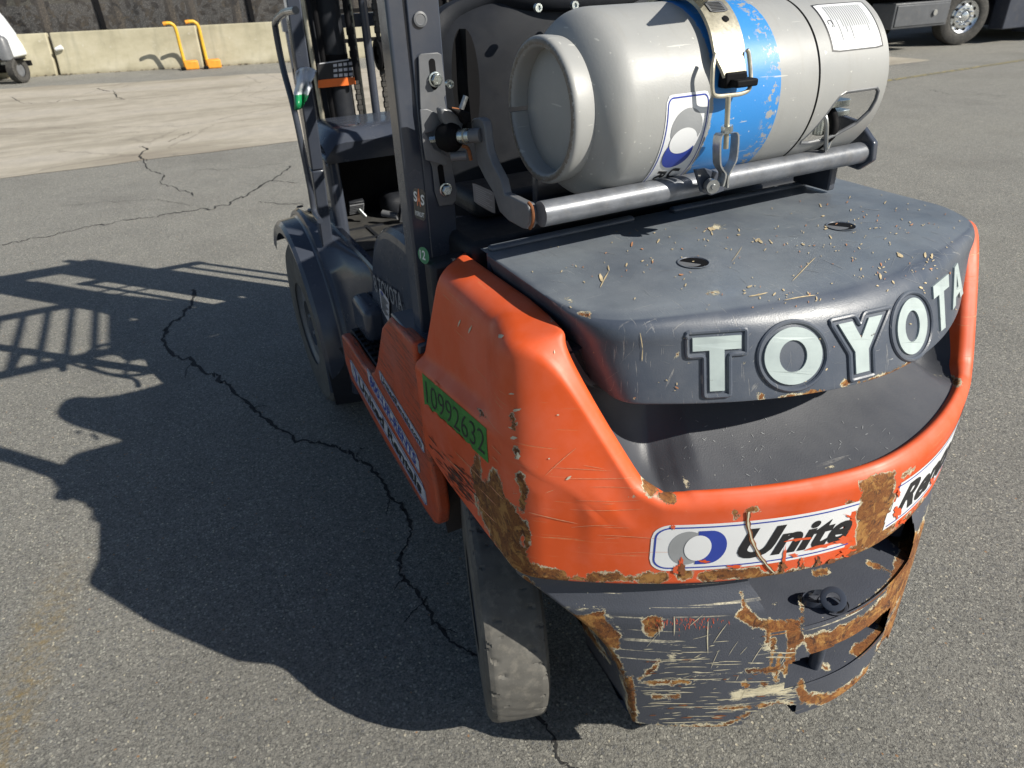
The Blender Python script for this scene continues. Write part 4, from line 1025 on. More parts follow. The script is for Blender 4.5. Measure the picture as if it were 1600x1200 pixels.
# ---------------------------------------------------------------- overhead guard
ZR = 2.07
for s in (-1, 1):
    V, F = join([beam((s*.505, .83, .80), (s*.500, .835, 1.50), .050, .055, (0, 1, 0)), beam((s*.500, .835, 1.50), (s*.46, .95, ZR), .050, .055, (0, 1, 0))])
    o = mesh('guard_pillar', V, F, M['frame'], fl, bevel=.006, seg=3); 
    if s < 0: pil = o
    # flat flange of the pillar that faces the rear
    P = [(s*.490, .803, .80), (s*.432, .803, .98), (s*.432, .803, 1.47), (s*.43, .83, ZR-.2), (s*.470, .83, ZR-.2), (s*.490, .803, 1.47)]
    P = [(s*.490, .80, .80), (s*.430, .80, 1.00), (s*.430, .80, 1.50), (s*.490, .80, 1.50)]
    V, F = prism(np.array(P), 1, .800, .808); fixn(mesh('pillar_flange', V, F, M['frame'], o, bevel=.002))
    fp = [(s*.488, 1.93, .70), (s*.488, 1.865, 1.0), (s*.485, 1.79, 1.50), (s*.47, 1.70, ZR)]
    parts = [beam(fp[i], fp[i+1], .040, .050, (0, 1, 0)) for i in range(3)]
    mesh('guard_pillar', *join(parts), M['frame'], fl, bevel=.005)
    V, F = join([beam((s*.47, .93, ZR), (s*.47, 1.72, ZR), .06, .08)]); mesh('guard_side_rail', V, F, M['frame'], fl, bevel=.008)
    # front grab handle
    g = [onX(p, -.530) for p in ((462, 16), (444, 20), (431, 34), (431, 48), (442, 105), (458, 165), (471, 225), (484, 290), (491, 330), (500, 345))]
    g = smooth_path(np.array([(s*-q[0], q[1], q[2]) for q in g]), 6)
    mesh('grab_handle', *tube(g, .0095, 12), M['frame'], fl)
for y in (.95, 1.72): mesh('guard_cross_rail', *beam((-.47, y, ZR), (.47, y, ZR), .06, .05), M['frame'], fl, bevel=.008)
for i in range(7): mesh('guard_bar', *beam((-.36+.12*i, .95, ZR+.01), (-.36+.12*i, 1.72, ZR+.01), .018, .03), M['frame'], fl)
# rear grab bar on the pillar bolt
c = onY((656, 30), .800); mesh('pillar_plug', *lathe([(0, .013), (.003, .0125), (.004, .009), (.003, .008), (.003, 0)], (c[0], .799, c[2]), (0, -1, 0), 24), M['frame_grey'], pil)

# ---------------------------------------------------------------- latch bracket on the left pillar
def plateY(pxs, y, th, name, mat, parent, bevel=.001):
    P = np.array([onY(p, y) for p in pxs]); V, F = prism(P, 1, y, y+th); return fixn(mesh(name, V, F, mat, parent, bevel=bevel))
br = plateY([(654, 88), (658, 84), (684, 82), (690, 85), (697, 148), (694, 152), (697, 168), (700, 200), (712, 215), (712, 232), (705, 250), (714, 300), (712, 314), (707, 320), (687, 322), (680, 300), (676, 262), (665, 230), (657, 168)], .792, .004, 'latch_plate', M['frame_grey'], fl)
def slot(px0, px1, w, nm):
    a, b = onY(px0, .7912), onY(px1, .7912); d_ = (b-a)/np.linalg.norm(b-a); n_ = np.array([d_[2], 0, -d_[0]]); L = []
    for k in range(9): q = math.pi*k/8; L.append(a-d_*w*math.sin(q)+n_*w*math.cos(q))
    for k in range(9): q = math.pi*k/8; L.append(b+d_*w*math.sin(q)-n_*w*math.cos(q))
    mesh(nm, np.array(L), [tuple(range(18))], M['black'], br, smooth=False)
slot((675, 97), (679, 135), .006, 'adjust_slot'); slot((688, 262), (692, 290), .006, 'adjust_slot')
def bolt(px, y, r, ax=(0, -1, 0), parent=fl):
    c = onY(px, y); L = lathe([(0, r*1.25), (.003, r*1.25), (.0035, r)], c, ax, 28); L2 = lathe([(.003, r*.95), (.010, r*.95), (.012, r*.8), (.012, 0)], c, ax, 6); L3 = lathe([(.0122, r*.45), (.010, r*.3), (.010, 0)], c, ax, 12)
    mesh('flange_bolt', *join([L, L2, L3]), M['zinc'], parent, ang=20)
bolt((680, 124), .790, .0105); bolt((696, 296), .790, .0105)
c = onY((706, 180), .78)
# pivot tube, rubber boot, levers
a, b = onY((705, 222), .775), onY((750, 210), .74)
V, F = cyl(onY((672, 218), .790), onY((690, 216), .775), .006, 6); mesh('pivot_bolt', V, F, M['zinc'], fl)
a = onY((690, 215), .760); b = onY((752, 211), .690)
ba = b-a
mesh('pivot_boot', *lathe([(-.006, .012), (0, .022), (.012, .027), (.028, .026), (.036, .020), (.04, .014)], a, ba, 24), M['black'], fl)
mesh('pivot_tube', *tube([a+ba*.35, a+ba*.74], .0125, 24), M['zinc'], fl); mesh('pivot_collar', *tube([a+ba*.60, a+ba*.635], .0136, 24), M['brass'], fl); mesh('pivot_tube', *tube([a+ba*.74, a+ba*1.0], .0125, 24), M['frame_grey'], fl)
V, F = tube(smooth_path([onY((704, 245), .74), onY((728, 243), .73)], 3), .009, 12); mesh('stop_pin', V, F, M['frame_grey'], fl)
mesh('rust_spring', *tube(smooth_path([onY((722, 228), .725), onY((731, 232), .72), onY((736, 250), .72)], 5), .0035, 8), M['rust'], fl)
lv = [onY(p, .755) for p in ((682, 168), (690, 167), (706, 173), (716, 178), (719, 190), (716, 203), (712, 225), (706, 222), (700, 205), (690, 192), (686, 185))]
V, F = prism(np.array(lv), 1, .738, .762); fixn(mesh('latch_lever', V, F, M['frame_grey'], fl, bevel=.005, seg=3))
lv = [onY(p, .728) for p in ((700, 168), (722, 171), (732, 176), (732, 188), (722, 194), (716, 182))]
V, F = prism(np.array(lv), 1, .715, .735); fixn(mesh('latch_hook', V, F, M['black'], fl, bevel=.003, seg=2))
V, F = tube(smooth_path([onY((706, 169), .726), onY((716, 171), .724), onY((724, 174), .724)], 4), .0022, 8); mesh('rust_edge', V, F, M['rust'], fl)
lv = [onY(p, .770) for p in ((656, 171), (667, 170), (694, 182), (676, 205), (664, 208), (678, 232), (703, 246), (697, 258), (694, 258), (665, 250), (660, 220))]
V, F = prism(np.array(lv), 1, .768, .772); fixn(mesh('folded_gusset', V, F, M['frame_grey'], fl, bevel=.001))
# swing arm down to the tank bar
arm_px = [(741, 186), (748, 182), (757, 183), (762, 186), (764, 200), (765, 230), (772, 247), (786, 270), (792, 290), (793, 310)]
ar = [(p, .690-.0175*i) for i, p in enumerate(arm_px)]
pts = [(-.405, .708, 1.302), (-.405, .700, 1.312), (-.405, .684, 1.312), (-.405, .674, 1.300), (-.405, .665, 1.262), (-.405, .632, 1.235), (-.405, .590, 1.212), (-.405, .560, 1.195), (-.405, .515, 1.203), (-.405, .487, 1.197), (-.405, .476, 1.177), (-.405, .484, 1.156), (-.405, .505, 1.150), (-.405, .60, 1.165), (-.405, .640, 1.195), (-.405, .695, 1.225), (-.405, .706, 1.25)]
pts = [onX(p, -.405) for p in ((741, 189), (745, 184), (753, 183), (760, 187), (763, 196), (765, 216), (768, 236), (776, 256), (789, 280), (794, 302), (800, 304), (829, 318), (833, 330), (833, 346), (829, 357), (822, 356), (800, 344), (786, 330), (776, 300), (762, 276), (752, 256), (747, 232), (744, 205))]
V, F = prism(np.array(pts), 0, -.4125, -.3965); arm = fixn(mesh('swing_arm', V, F, M['frame_grey'], fl, bevel=.0025))
pr_ = [(p[0], p[1], p[2]) for p in pts[7:13]]
L = smooth_path(np.array([onX(p, -.4120) for p in ((826, 317), (831, 324), (833, 337), (832, 350), (828, 357))]), 4); mesh('rusted_edge', *tube(L, .003, 8), M['rust'], arm)
# the bar itself with its right end plate
bar = mesh('tank_bar', *tube([(-.397, .50, 1.177), (.372, .50, 1.177)], .0215, 36), M['bar'], fl)
pts = [(.372, .47, 1.165), (.372, .475, 1.200), (.372, .52, 1.235), (.372, .60, 1.245), (.372, .60, 1.15), (.372, .50, 1.140)]
V, F = prism(np.array(pts), 0, .370, .386); fixn(mesh('bar_end_plate', V, F, M['frame'], fl, bevel=.004))
# cradle under the tank
for x in (-.16, .14):
    A = [[(x-.035, .605+.166*math.cos(a), 1.318+.166*math.sin(a)), (x+.035, .605+.166*math.cos(a), 1.318+.166*math.sin(a))] for a in np.radians(np.linspace(248, 350, 24))]
    mesh('tank_cradle', *grid(np.array(A)), M['frame'], fl)
V, F = join([box((0, .66, 1.125), (.70, .06, .03)), box((.34, .58, 1.125), (.02, .10, .06)), box((.02, .72, 1.15), (.62, .02, .12))]); mesh('cradle_frame', V, F, M['frame'], fl, bevel=.004)
lp = quad3([onY(p, .705) for p in ((738, 285), (772, 300), (774, 335), (741, 316))]); f2 = lambda u, v, h=0: lp(u, v)+np.array([0, -h, 0])
wl = put('warning_plate', rrect(6, 2, .05, .05), f2, simple('faded_grey_label', (.20, .20, .21), .5, 0, .1, 40), fl)
for k in range(8): put('plate_print', rrect(3, 1, 0, 0), (lambda k: lambda u, v, h=0: f2(.1+(.5+.28*((k*5) % 3)/2)*u, .12+.1*k+.04*v, .0006))(k), M['ink_grey'], wl)

# stickers on the pillar
def pil_sticker(q, geo, mat, name='pillar_sticker', off=0.):
    yy = .806-.001-off
    return None
qs = [onX(p, -.5312) for p in ((645, 293), (664, 297), (665, 346), (648, 340))]; fs = quad3(qs)
stk = put('pillar_sticker', rrect(6, 2, .1, .1), fs, M['ink'], pil)
put('sticker_letter', text_geo('S', bold=.03), lambda u, v, h=0: fs(.05+.30*u, .56+.34*v, .0006), M['white'], stk); put('sticker_letter', text_geo('A', bold=.03), lambda u, v, h=0: fs(.33+.34*u, .44+.56*v, .0009), M['orange_print'], stk); put('sticker_letter', text_geo('S', bold=.03), lambda u, v, h=0: fs(.65+.30*u, .50+.34*v, .0006), M['white'], stk)
put('sticker_letter', text_geo('FORKLIFT', bold=.02), lambda u, v, h=0: fs(.12+.8*u, .10+.16*v, .0006), M['white'], stk)
qs = [onX(p, -.5312) for p in ((652, 384), (670, 388), (671, 416), (654, 408))]; fs2 = quad3(qs)
gs = put('round_sticker', disc(.5, .5, .5, .5, 24, 2), fs2, M['green_print'], pil)
put('sticker_mark', text_geo('12', bold=.02), lambda u, v, h=0: fs2(.2+.5*u, .25+.55*v, .0006), M['white'], gs)

# ---------------------------------------------------------------- mast
def vpost(px0, px1, y, w, d, name, mat, z0=.12, z1=2.12, parent=fl, bev=.004):
    a, b = onY(px0, y), onY(px1, y); dx = (a-b)/(a[2]-b[2])
    A = b+dx*(z1-b[2]); C0 = b+dx*(z0-b[2]); A[1] = C0[1] = y; return mesh(name, *beam(C0, A, w, d, (0, 1, 0)), mat, parent, bevel=bev)
MY = 2.42
for s in (-1, 1):
    V, F = join([box((s*.345, MY, 1.12), (.016, .12, 2.0)), box((s*.315, MY+.052, 1.12), (.07, .016, 2.0)), box((s*.315, MY-.052, 1.12), (.07, .016, 2.0))]); mesh('mast_rail', V, F, M['plastic'], fl, bevel=.003)
    V, F = join([box((s*.262, MY+.03, 1.16), (.014, .11, 2.0)), box((s*.235, MY+.08, 1.16), (.055, .014, 2.0)), box((s*.235, MY-.018, 1.16), (.055, .014, 2.0))]); mesh('inner_mast_rail', V, F, M['frame'], fl, bevel=.003)
    mesh('tilt_hose', *tube(smooth_path([(s*.30, MY-.08, 1.9), (s*.302, MY-.085, 1.4), (s*.296, MY-.08, 1.0), (s*.30, MY-.07, .6)], 6), .010, 10), M['black'], fl)
    mesh('mast_cylinder', *tube([(s*.30, MY-.03, .2), (s*.30, MY-.03, 1.75)], .026, 20), M['black'], fl); mesh('cylinder_rod', *tube([(s*.30, MY-.03, 1.75), (s*.30, MY-.03, 2.1)], .016, 16), M['zinc'], fl)
for z in (.35, 2.06): mesh('mast_cross_member', *box((0, MY+.0, z), (.66, .09, .10)), M['frame'], fl, bevel=.01)
cw = onY((536, 190), MY-.04)
mesh('lift_cylinder', *tube([(cw[0], MY-.04, .2), (cw[0]+.01, MY-.04, 2.0)], .046, 28), M['plastic'], fl)
mesh('cylinder_sleeve', *tube([(cw[0], MY-.04, 1.225), (cw[0]+.004, MY-.04, 1.29)], .052, 28), M['black'], fl)
q = quad3([onY(p, MY-.10) for p in ((497, 125), (555, 120), (556, 132), (497, 138))]); put('orange_label_strip', rrect(8, 1, .02, .05), lambda u, v, h=0: q(u, v)+np.array([0, -h-.0, 0]), M['orange_print'], fl)
q2 = quad3([onY(p, MY-.098) for p in ((496, 98), (553, 90), (555, 120), (497, 125))]); fw = lambda u, v, h=0: q2(u, v)+np.array([0, -h, 0])
wp = put('warning_label', rrect(8, 1, .02, .05), fw, M['ink'], fl)
for i in range(4):
    for j in range(3): put('label_print', rrect(2, 1, 0, 0), (lambda i, j: lambda u, v, h=0: fw(.42+.14*i+.10*u, .08+.28*j+.16*v, .0008))(i, j), M['white_dirty'], wp)
put('label_print', rrect(2, 1, 0, 0), lambda u, v, h=0: fw(.05+.8*u, .90+.06*v, .0008), M['white_dirty'], wp)
mesh('guide_rod', *tube([(cw[0]-.085, MY-.06, .3), (cw[0]-.08, MY-.06, 2.0)], .010, 12), M['brass'], fl)
mesh('guide_rod', *tube([(cw[0]+.085, MY-.06, .3), (cw[0]+.088, MY-.06, 2.0)], .008, 12), M['brass'], fl)
mesh('hydraulic_hose', *tube(smooth_path([(cw[0]+.12, MY-.10, 2.0), (cw[0]+.122, MY-.11, 1.5), (cw[0]+.12, MY-.1, .7)], 6), .016, 12), M['frame'], fl)
mesh('hydraulic_hose', *tube(smooth_path([(cw[0]+.045, MY-.12, 2.0), (cw[0]+.052, MY-.125, 1.5), (cw[0]+.06, MY-.12, 1.2)], 6), .010, 12), M['black'], fl)
def chain(x, y, z0, z1, w=.020):
    parts = []; n = int((z1-z0)/.019)
    for i in range(n):
        z = z0+i*.019; parts.append(box((x, y, z), (w*(.62 if i % 2 else 1.), .020, .017)))
        parts.append(cyl((x-w*.6, y, z+.0095), (x+w*.6, y, z+.0095), .003, 6))
    return mesh('lift_chain', *join(parts), M['rubber'], fl, smooth=False, kind='stuff')
for p in ((600, 130), (547, 40), (566, 190)):
    c = onY(p, MY-.07); chain(c[0], MY-.07, 1.02 if p[0] != 547 else 1.25, 2.0)
c = onY((594, 85), MY-.07); mesh('chain_sheave', *lathe([(-.018, .03), (-.015, .055), (-.006, .048), (.006, .048), (.015, .055), (.018, .03)], (c[0], MY-.08, c[2]), (1, 0, 0), 28), M['black'], fl)
for p in ((700, 25), (737, 25), (748, 20), (757, 25)):
    c = onY(p, MY-.05); chain(c[0], MY-.05, 1.2, 2.05, .014)
V, F = join([box((.20, MY-.02, 1.55), (.10, .05, 1.0)), box((.10, MY-.0, 1.5), (.05, .04, 1.1))]); mesh('mast_hose_cover', V, F, M['black'], fl)
for z in (1.405, 1.30): mesh('mast_tie_bar', *box((-.05, MY+.10, z+.02), (.5, .012, .014)), M['black'], fl)
# load backrest beyond the mast (throws the grid shadow)
for i in range(7): mesh('backrest_bar', *box((-.33+.11*i, MY+.34, .95), (.022, .022, .85)), M['frame'], fl)
for z in (.52, 1.38): mesh('backrest_rail', *box((0, MY+.34, z), (.70, .03, .05)), M['frame'], fl)
for s in (-1, 1): V, F = join([box((s*.25, MY+.36, .30), (.11, .035, .5)), box((s*.25, MY+.90, .07), (.11, 1.05, .04))]); mesh('fork', V, F, M['black'], fl, bevel=.006)
# side lamp bracket at the front left
q = onY((490, 338), 2.30); V, F = join([box(q, (.06, .03, .05)), box(q+np.array([-.04, -.02, -.03]), (.09, .05, .025)), box(q+np.array([.04, 0, -.02]), (.12, .03, .03))]); mesh('mast_pivot_bracket', V, F, M['black'], fl, bevel=.004)

# ================================================================== PROPANE TANK
TY, TZ, TR = .608, 1.317, .1565
tk = empty('propane_tank', (0, TY, TZ-TR), 'scuffed light grey propane tank with a blue band strapped across the rear of the forklift', 'gas cylinder')
t = NT('grey_enamel_with_blue_band'); t.m['worn'] = 1; o3 = t.xyz(); x = o3[0]
wob = t.math('MULTIPLY', t.math('SUBTRACT', t.noise(scale=24, detail=8, rough=.75), .5), .030)
base = t.mix(t.step(t.noise(scale=6, detail=6), .3, .7), (.31, .315, .31), (.365, .365, .352))
g2 = t.step(t.noise(t.map((26, 4, 4)), scale=1.6, detail=8, rough=.7), .52, .75, 0, .35); base = t.mix(g2, base, (.27, .255, .22))
blue = t.math('MULTIPLY', t.step(t.math('ADD', x, wob), -.0905, -.0895), t.step(x, .0605, .0615, 1, 0))
chp = t.math('MULTIPLY', t.step(t.noise(scale=75, detail=6, rough=.7), .53, .55), t.step(t.math('ADD', t.math('ABSOLUTE', t.math('SUBTRACT', x, .045)), t.math('MULTIPLY', t.noise(scale=15, detail=4), .05)), .036, .050, 1, 0))
chp = t.math('MAXIMUM', chp, t.step(t.noise(t.map((20, 60, 60), (D(30), 0, D(40))), scale=1, detail=3), .745, .755))
base = t.mix(t.math('MULTIPLY', blue, t.math('SUBTRACT', 1, chp)), base, (.035, .24, .62))
sc_ = scratch_layer(t, [((8, 160, 160), (0, 0, D(20)), .73), ((120, 9, 120), (D(30), 0, 0), .73)]); base = t.mix(t.math('MULTIPLY', sc_, .7), base, (.56, .56, .52))
rs = t.math('MULTIPLY', t.step(t.noise(scale=52, detail=8, rough=.75), .70, .72), t.step(t.noise(scale=7), .52, .6)); base = t.mix(rs, base, (.24, .13, .05))
wr = t.attr('wear'); e = t.math('ADD', wr, t.math('MULTIPLY', t.math('SUBTRACT', t.noise(scale=160, detail=7, rough=.8), .5), 1.6)); base = t.mix(t.step(e, 0, .25, 0, .8), base, (.13, .10, .07))
M['tank'] = t.out(base, t.step(t.noise(scale=20, detail=6), .3, .7, .36, .50), 0, t.bump(t.noise(scale=14, detail=6), .10, .004, t.bump(t.noise(scale=300, detail=2), .12, .001)))
prof = [(-.318, 0), (-.317, .04), (-.313, .078), (-.303, .108), (-.288, .132), (-.270, .148), (-.252, .155), (-.235, TR)]+[(x_, TR) for x_ in np.linspace(-.22, .152, 30)]+[(.1535, TR-.003), (.155, TR-.003), (.158, .146), (.185, .11), (.205, .05), (.208, 0)]
pp = smooth_path([(a, b, 0) for a, b in prof[:8]], 4); prof = [(p[0], max(p[1], 0)) for p in pp]+prof[8:]
tank = mesh('cylinder_body', *lathe(prof, (0, TY, TZ), (1, 0, 0), 128), M['tank'], tk, ang=30); wear(tank, [('w', lambda v: np.where(np.abs(v[:, 0]+.335) < .001, 0, -30))])
# foot ring, an open curled band
fr = [(-.280, .112), (-.300, .117), (-.322, .1195), (-.334, .119), (-.339, .113), (-.338, .106), (-.332, .102), (-.318, .1015), (-.300, .101), (-.280, .098)]
pp = smooth_path([(a, b, 0) for a, b in fr], 4)
ring = mesh('foot_ring', *lathe([(p[0], p[1]) for p in pp], (0, TY, TZ), (1, 0, 0), 110, False, 187, 542), M['tank'], tk, ang=40); wear(ring, [('w', lambda v: 3-np.abs(v[:, 0]+.339)*1900)])
mesh('weld_bead', *tube(smooth_path([(-.292, TY-.118, TZ+.012), (-.288, TY-.124, TZ), (-.290, TY-.121, TZ-.018)], 4), .0035, 8), M['brass'], ring)
# collar with its hand opening
wpoly = np.array([(.203, -8), (.214, -3.5), (.228, -1.5), (.312, -1.5), (.320, -4), (.321, -10), (.316, -18), (.296, -27), (.262, -34), (.236, -38), (.190, -38.5), (.168, -37), (.163, -34), (.174, -27)])
def in_poly(Q, poly):
    return sdf_poly(Q*np.array([1000, 2.7]), poly*np.array([1000, 2.7]))
th = np.linspace(-180, 180, 361)[:-1]; xs = np.linspace(.1565, .336, 60)
VV = np.array([[(x_, a) for a in th] for x_ in xs]).reshape(-1, 2); sdv = in_poly(VV, wpoly)
# snap grid points near the outline on to it
sc2 = np.array([1000, 2.7]); pb = np.array(dens(wpoly*sc2, .5))
near = np.abs(sdv) < 1.9
for i in np.where(near)[0]:
    dd_ = np.linalg.norm(pb-VV[i]*sc2, axis=1); VV[i] = pb[dd_.argmin()]/sc2
ins_ = (sdv > .01) & ~near
def cylp(x_, a, r): return (x_, TY-r*math.cos(D(a)), TZ+r*math.sin(D(a)))
Vo = np.array([cylp(a, b, TR+.0005) for a, b in VV]); Vi = np.array([cylp(a, b, TR-.006) for a, b in VV]); F = []; nT = len(th)
for i in range(len(xs)-1):
    for k in range(nT):
        q = (i*nT+k, i*nT+(k+1) % nT, (i+1)*nT+(k+1) % nT, (i+1)*nT+k)
        if any(ins_[j] for j in q) : continue
        if all(near[j] for j in q) and in_poly(VV[list(q)].mean(0)[None], wpoly)[0] > 0: continue
        F.append(q)
nV = len(Vo); F2 = [tuple(nV+j for j in q[::-1]) for q in F]; e0 = (len(xs)-1)*nT
F3 = [(e0+k, e0+(k+1) % nT, nV+e0+(k+1) % nT, nV+e0+k) for k in range(nT)]
coll = mesh('collar', np.concatenate([Vo, Vi]), F+F2+F3, M['tank'], tk, ang=40); wear(coll, [])
mesh('opening_edge', *tube([cylp(a, b, TR-.002) for a, b in dens(wpoly*sc2, 3)/sc2], .0035, 8, True), M['frame_grey'], coll)
pp = [cylp(.1535, a, TR-.0005) for a in np.linspace(-60, 22, 50)]; mesh('seam_groove', *tube(pp, .0012, 6), M['black'], coll)
pp = [cylp(.1535, a, TR-.0005) for a in np.linspace(38, 80, 30)]; mesh('seam_groove', *tube(pp, .0012, 6), M['black'], coll)
# valve gear inside the collar
mesh('valve_body', *lathe([(.20, .030), (.25, .030), (.25, .022), (.29, .022), (.292, .0)], (0, TY-.02, TZ-.01), (1, 0, 0), 20), M['brass'], tk)
mesh('valve_wheel', *tube([(.285, TY-.05+.035*math.cos(a), TZ-.06+.035*math.sin(a)) for a in np.linspace(0, 2*math.pi, 24, endpoint=False)], .006, 8, True), M['brass'], tk)
mesh('gas_hose', *tube(smooth_path([(.25, TY-.04, TZ-.02), (.262, TY-.10, TZ-.045), (.255, TY-.12, TZ-.09), (.24, TY-.06, TZ-.13), (.25, TY+.05, TZ-.13)], 6), .009, 12), M['black'], tk)
V, F = join([box((.27, TY-.085, TZ-.035), (.07, .05, .014)), box((.285, TY-.09, TZ-.055), (.06, .03, .012)), cyl((.24, TY-.10, TZ-.03), (.24, TY-.10, TZ-.09), .012, 12)]); mesh('valve_outlet', V, F, M['zinc'], tk, bevel=.002)
mesh('service_loop', *tube(smooth_path([(.215, TY-.11, TZ-.035), (.222, TY-.128, TZ-.055), (.235, TY-.128, TZ-.10), (.25, TY-.12, TZ-.115), (.262, TY-.118, TZ-.085)], 6), .0045, 8), M['steel'], tk)
# labels
def onT(x0, x1, a0, a1, off=.0011, sh=0.): return lambda u, v, h=0: np.array(cylp(x0+(x1-x0)*u+sh*v, a0+(a1-a0)*v, TR+off+h))
fL = onT(.192, .318, 25, 61); lb = put('safety_label', rrect(8, 14, .02, .02), onT(.188, .322, 24, 62, .0008), M['ink'], tk); put('label_paper', rrect(8, 14, .02, .02), fL, M['white'], lb)
parts = []
for i in range(17):
    u = .14+.045*i; v1 = .93; L0 = random.choice((.35, .5, .62, .75)) if i % 4 else .5
    parts.append(place2d(*rrect(1, 10, 0, 0), (lambda u, L0: lambda a, b, h=0: fL(u+.016*a, .93-L0+L0*b, .0006))(u, L0)))
mesh('label_print', *join(parts), M['ink_grey'], lb, smooth=False)
put('label_print', text_geo('C-'), lambda u, v, h=0: fL(.05+.09*(1-v), .60-.16*u, .0006), M['ink'], lb)
fl_ = onT(-.188, -.098, -62, 11, .0009); lg = put('logo_decal', rrect(16, 20, .12, .06), fl_, M['white'], tk)
put('decal_border', rframe(.12, .07, .022, .012, inset=(.03, .02)), lambda u, v, h=0: fl_(u, v, .0005), M['ink_blue'], lg)
# the sign inside is turned on its side : grey half on top, blue half below
put('logo_half', disc(.52, .72, .36, .165, 40, 5), lambda u, v, h=0: fl_(u, v, .0006), M['ink_grey'], lg)
put('logo_half', disc(.47, .50, .34, .155, 40, 5), lambda u, v, h=0: fl_(u, v, .0009), M['ink_blue'], lg)
put('logo_centre', disc(.50, .615, .315, .115, 40, 5), lambda u, v, h=0: fl_(u, v, .0012), M['white'], lg)
def rot_text(s, u0, u1, v0, v1, bold): V, F = text_geo(s, bold=bold, shear=.2, maxlen=.3); return put('decal_text', (V, F), lambda a, b, h=0: fl_(u0+(u1-u0)*b, v1-(v1-v0)*a, .0008), M['ink'], lg)
rot_text('United', .53, .78, -.30, .32, .03); rot_text('Rentals', .22, .47, -.30, .32, .03)

# ---------------------------------------------------------------- hold-down strap with its over-centre latch
def strap_pt(x_, a, r): return cylp(x_, a, r)
xc = lambda a: float(np.interp(a, [-40, 15, 25, 45, 90, 180], [-.058, -.058, -.066, -.058, -.045, -.045]))
hwid = lambda a: float(np.interp(a, [14, 22, 30, 200], [.023, .026, .032, .032]))
A = []
for a in np.linspace(13, 200, 70):
    rr_ = TR+.020-.010*min(1, max(0, (a-60)/40)); c_ = xc(a); h_ = hwid(a)
    A.append([cylp(c_-h_, a, rr_-.006), cylp(c_-h_, a, rr_), cylp(c_, a, rr_+.0015), cylp(c_+h_, a, rr_), cylp(c_+h_, a, rr_-.006)])
strap = mesh('hold_down_strap', *grid(np.array(A)), M['brass'], fl, ang=30)
c_ = cylp(-.052, 47, TR+.0235); mesh('strap_hole', *lathe([(0, .006), (.0004, 0)], c_, np.array([0, -math.cos(D(47)), math.sin(D(47))]), 20), M['black'], strap)
fS = lambda u, v, h=0: np.array(cylp(xc(58)-.019+.038*u, 52+9*v, TR+.0225+h)); sp_ = put('strap_label', rrect(4, 4, .1, .1), fS, M['frame_grey'], strap)
for k in range(6): put('strap_print', rrect(2, 1, 0, 0), (lambda k: lambda u, v, h=0: fS(.12+.7*u, .12+.13*k+.06*v, .0006))(k), M['ink'], sp_)
V, F = join([box(cylp(-.052, 12.5, TR+.026), (.046, .026, .012)), box(cylp(-.060, 15, TR+.012), (.045, .02, .024))]); mesh('latch_catch', V, F, M['black'], fl, bevel=.003)
ya = lambda px, y: onY(px, y)
dy = .435
dr = smooth_path([ya((1118, 84), dy+.01), ya((1114, 105), dy), ya((1113, 140), dy-.004), ya((1119, 150), dy-.006), ya((1140, 149), dy-.008), ya((1160, 146), dy-.008), ya((1171, 138), dy-.006), ya((1173, 118), dy), ya((1170, 85), dy+.01), ya((1167, 78), dy+.012)], 5)
V, F = beam((-.045, .575, 1.485), (-.035, .385, 1.575), .075, .006); mesh('shadow_lever', V, F, M['brass'], fl, bevel=.002)  # unseen plate above the view, added to cast the shadow beside the strap
mesh('latch_bail', *tube(dr, .0036, 10), M['brass'], fl)
e0, e1 = ya((1138, 150), .427), ya((1134, 232), .427)
mesh('eye_bolt', *tube([e0, e1], .0045, 12), M['brass'], fl)
mesh('lock_nut', *tube([ya((1136, 196), .427), ya((1136, 206), .427)], .010, 6), M['zinc'], fl)
# clevis : two bent legs
for sgn, pts in ((-1, [(1136, 208), (1121, 212), (1119, 250), (1122, 262), (1128, 272), (1124, 290)]), (1, [(1136, 207), (1147, 209), (1145, 245), (1140, 258), (1132, 275), (1131, 292)])):
    L = [ya(p, .427) for p in pts]; Ls = smooth_path(L, 4); A = [[q+np.array([0, -.009, 0]), q+np.array([0, .009, 0])] for q in Ls]; B_ = [[q+np.array([.0035, -.009, 0]), q+np.array([.0035, .009, 0])] for q in Ls]
    V, F = grid(np.array([[a[0], a[1], b[1], b[0], a[0]] for a, b in zip(A, B_)])); mesh('clevis_leg', V, F, M['steel'], fl, ang=30)
c_ = ya((1113, 291), .430); mesh('clevis_pivot', *lathe([(-.010, .012), (.004, .012), (.004, .005), (.007, .004), (.007, 0)], c_, (-.3, -1, 0), 24), M['steel'], fl)
V, F = prism(np.array([ya(p, .45) for p in ((1085, 265), (1100, 262), (1132, 272), (1130, 298), (1110, 305), (1095, 300))]), 1, .447, .455); fixn(mesh('clevis_lug', V, F, M['frame'], fl, bevel=.002))

# ================================================================== RAG ON THE GRAB HANDLE
A = []
for i in range(22):
    u = i/21
    top, bot = onY((462+34*u*.9, 112-8*math.sin(u*3)), 1.76), onY((462+24*u, 170-60*max(0, u-.45)), 1.74)
    A.append([top+(bot-top)*v+np.array([.004*math.sin(u*9+v*5), .014*math.sin(u*11+v*4)+.008*math.sin(v*13), 0]) for v in np.linspace(0, 1, 22)])
t = NT('crumpled_white_and_green_wrapper'); z_ = t.xyz()[2]; b0 = t.mix(t.step(t.noise(scale=22, detail=5), .35, .7), (.70, .72, .74), (.46, .50, .58))
b0 = t.mix(t.step(t.noise(t.map((30, 30, 14)), scale=1, detail=3), .60, .63), b0, (.04, .05, .08)); b0 = t.mix(t.step(t.math('ADD', z_, t.math('MULTIPLY', t.noise(scale=30), .02)), .045, .048, 1, 0), b0, (.01, .23, .08)); mm = t.out(b0, .35)
org = onY((475, 168), 1.75)
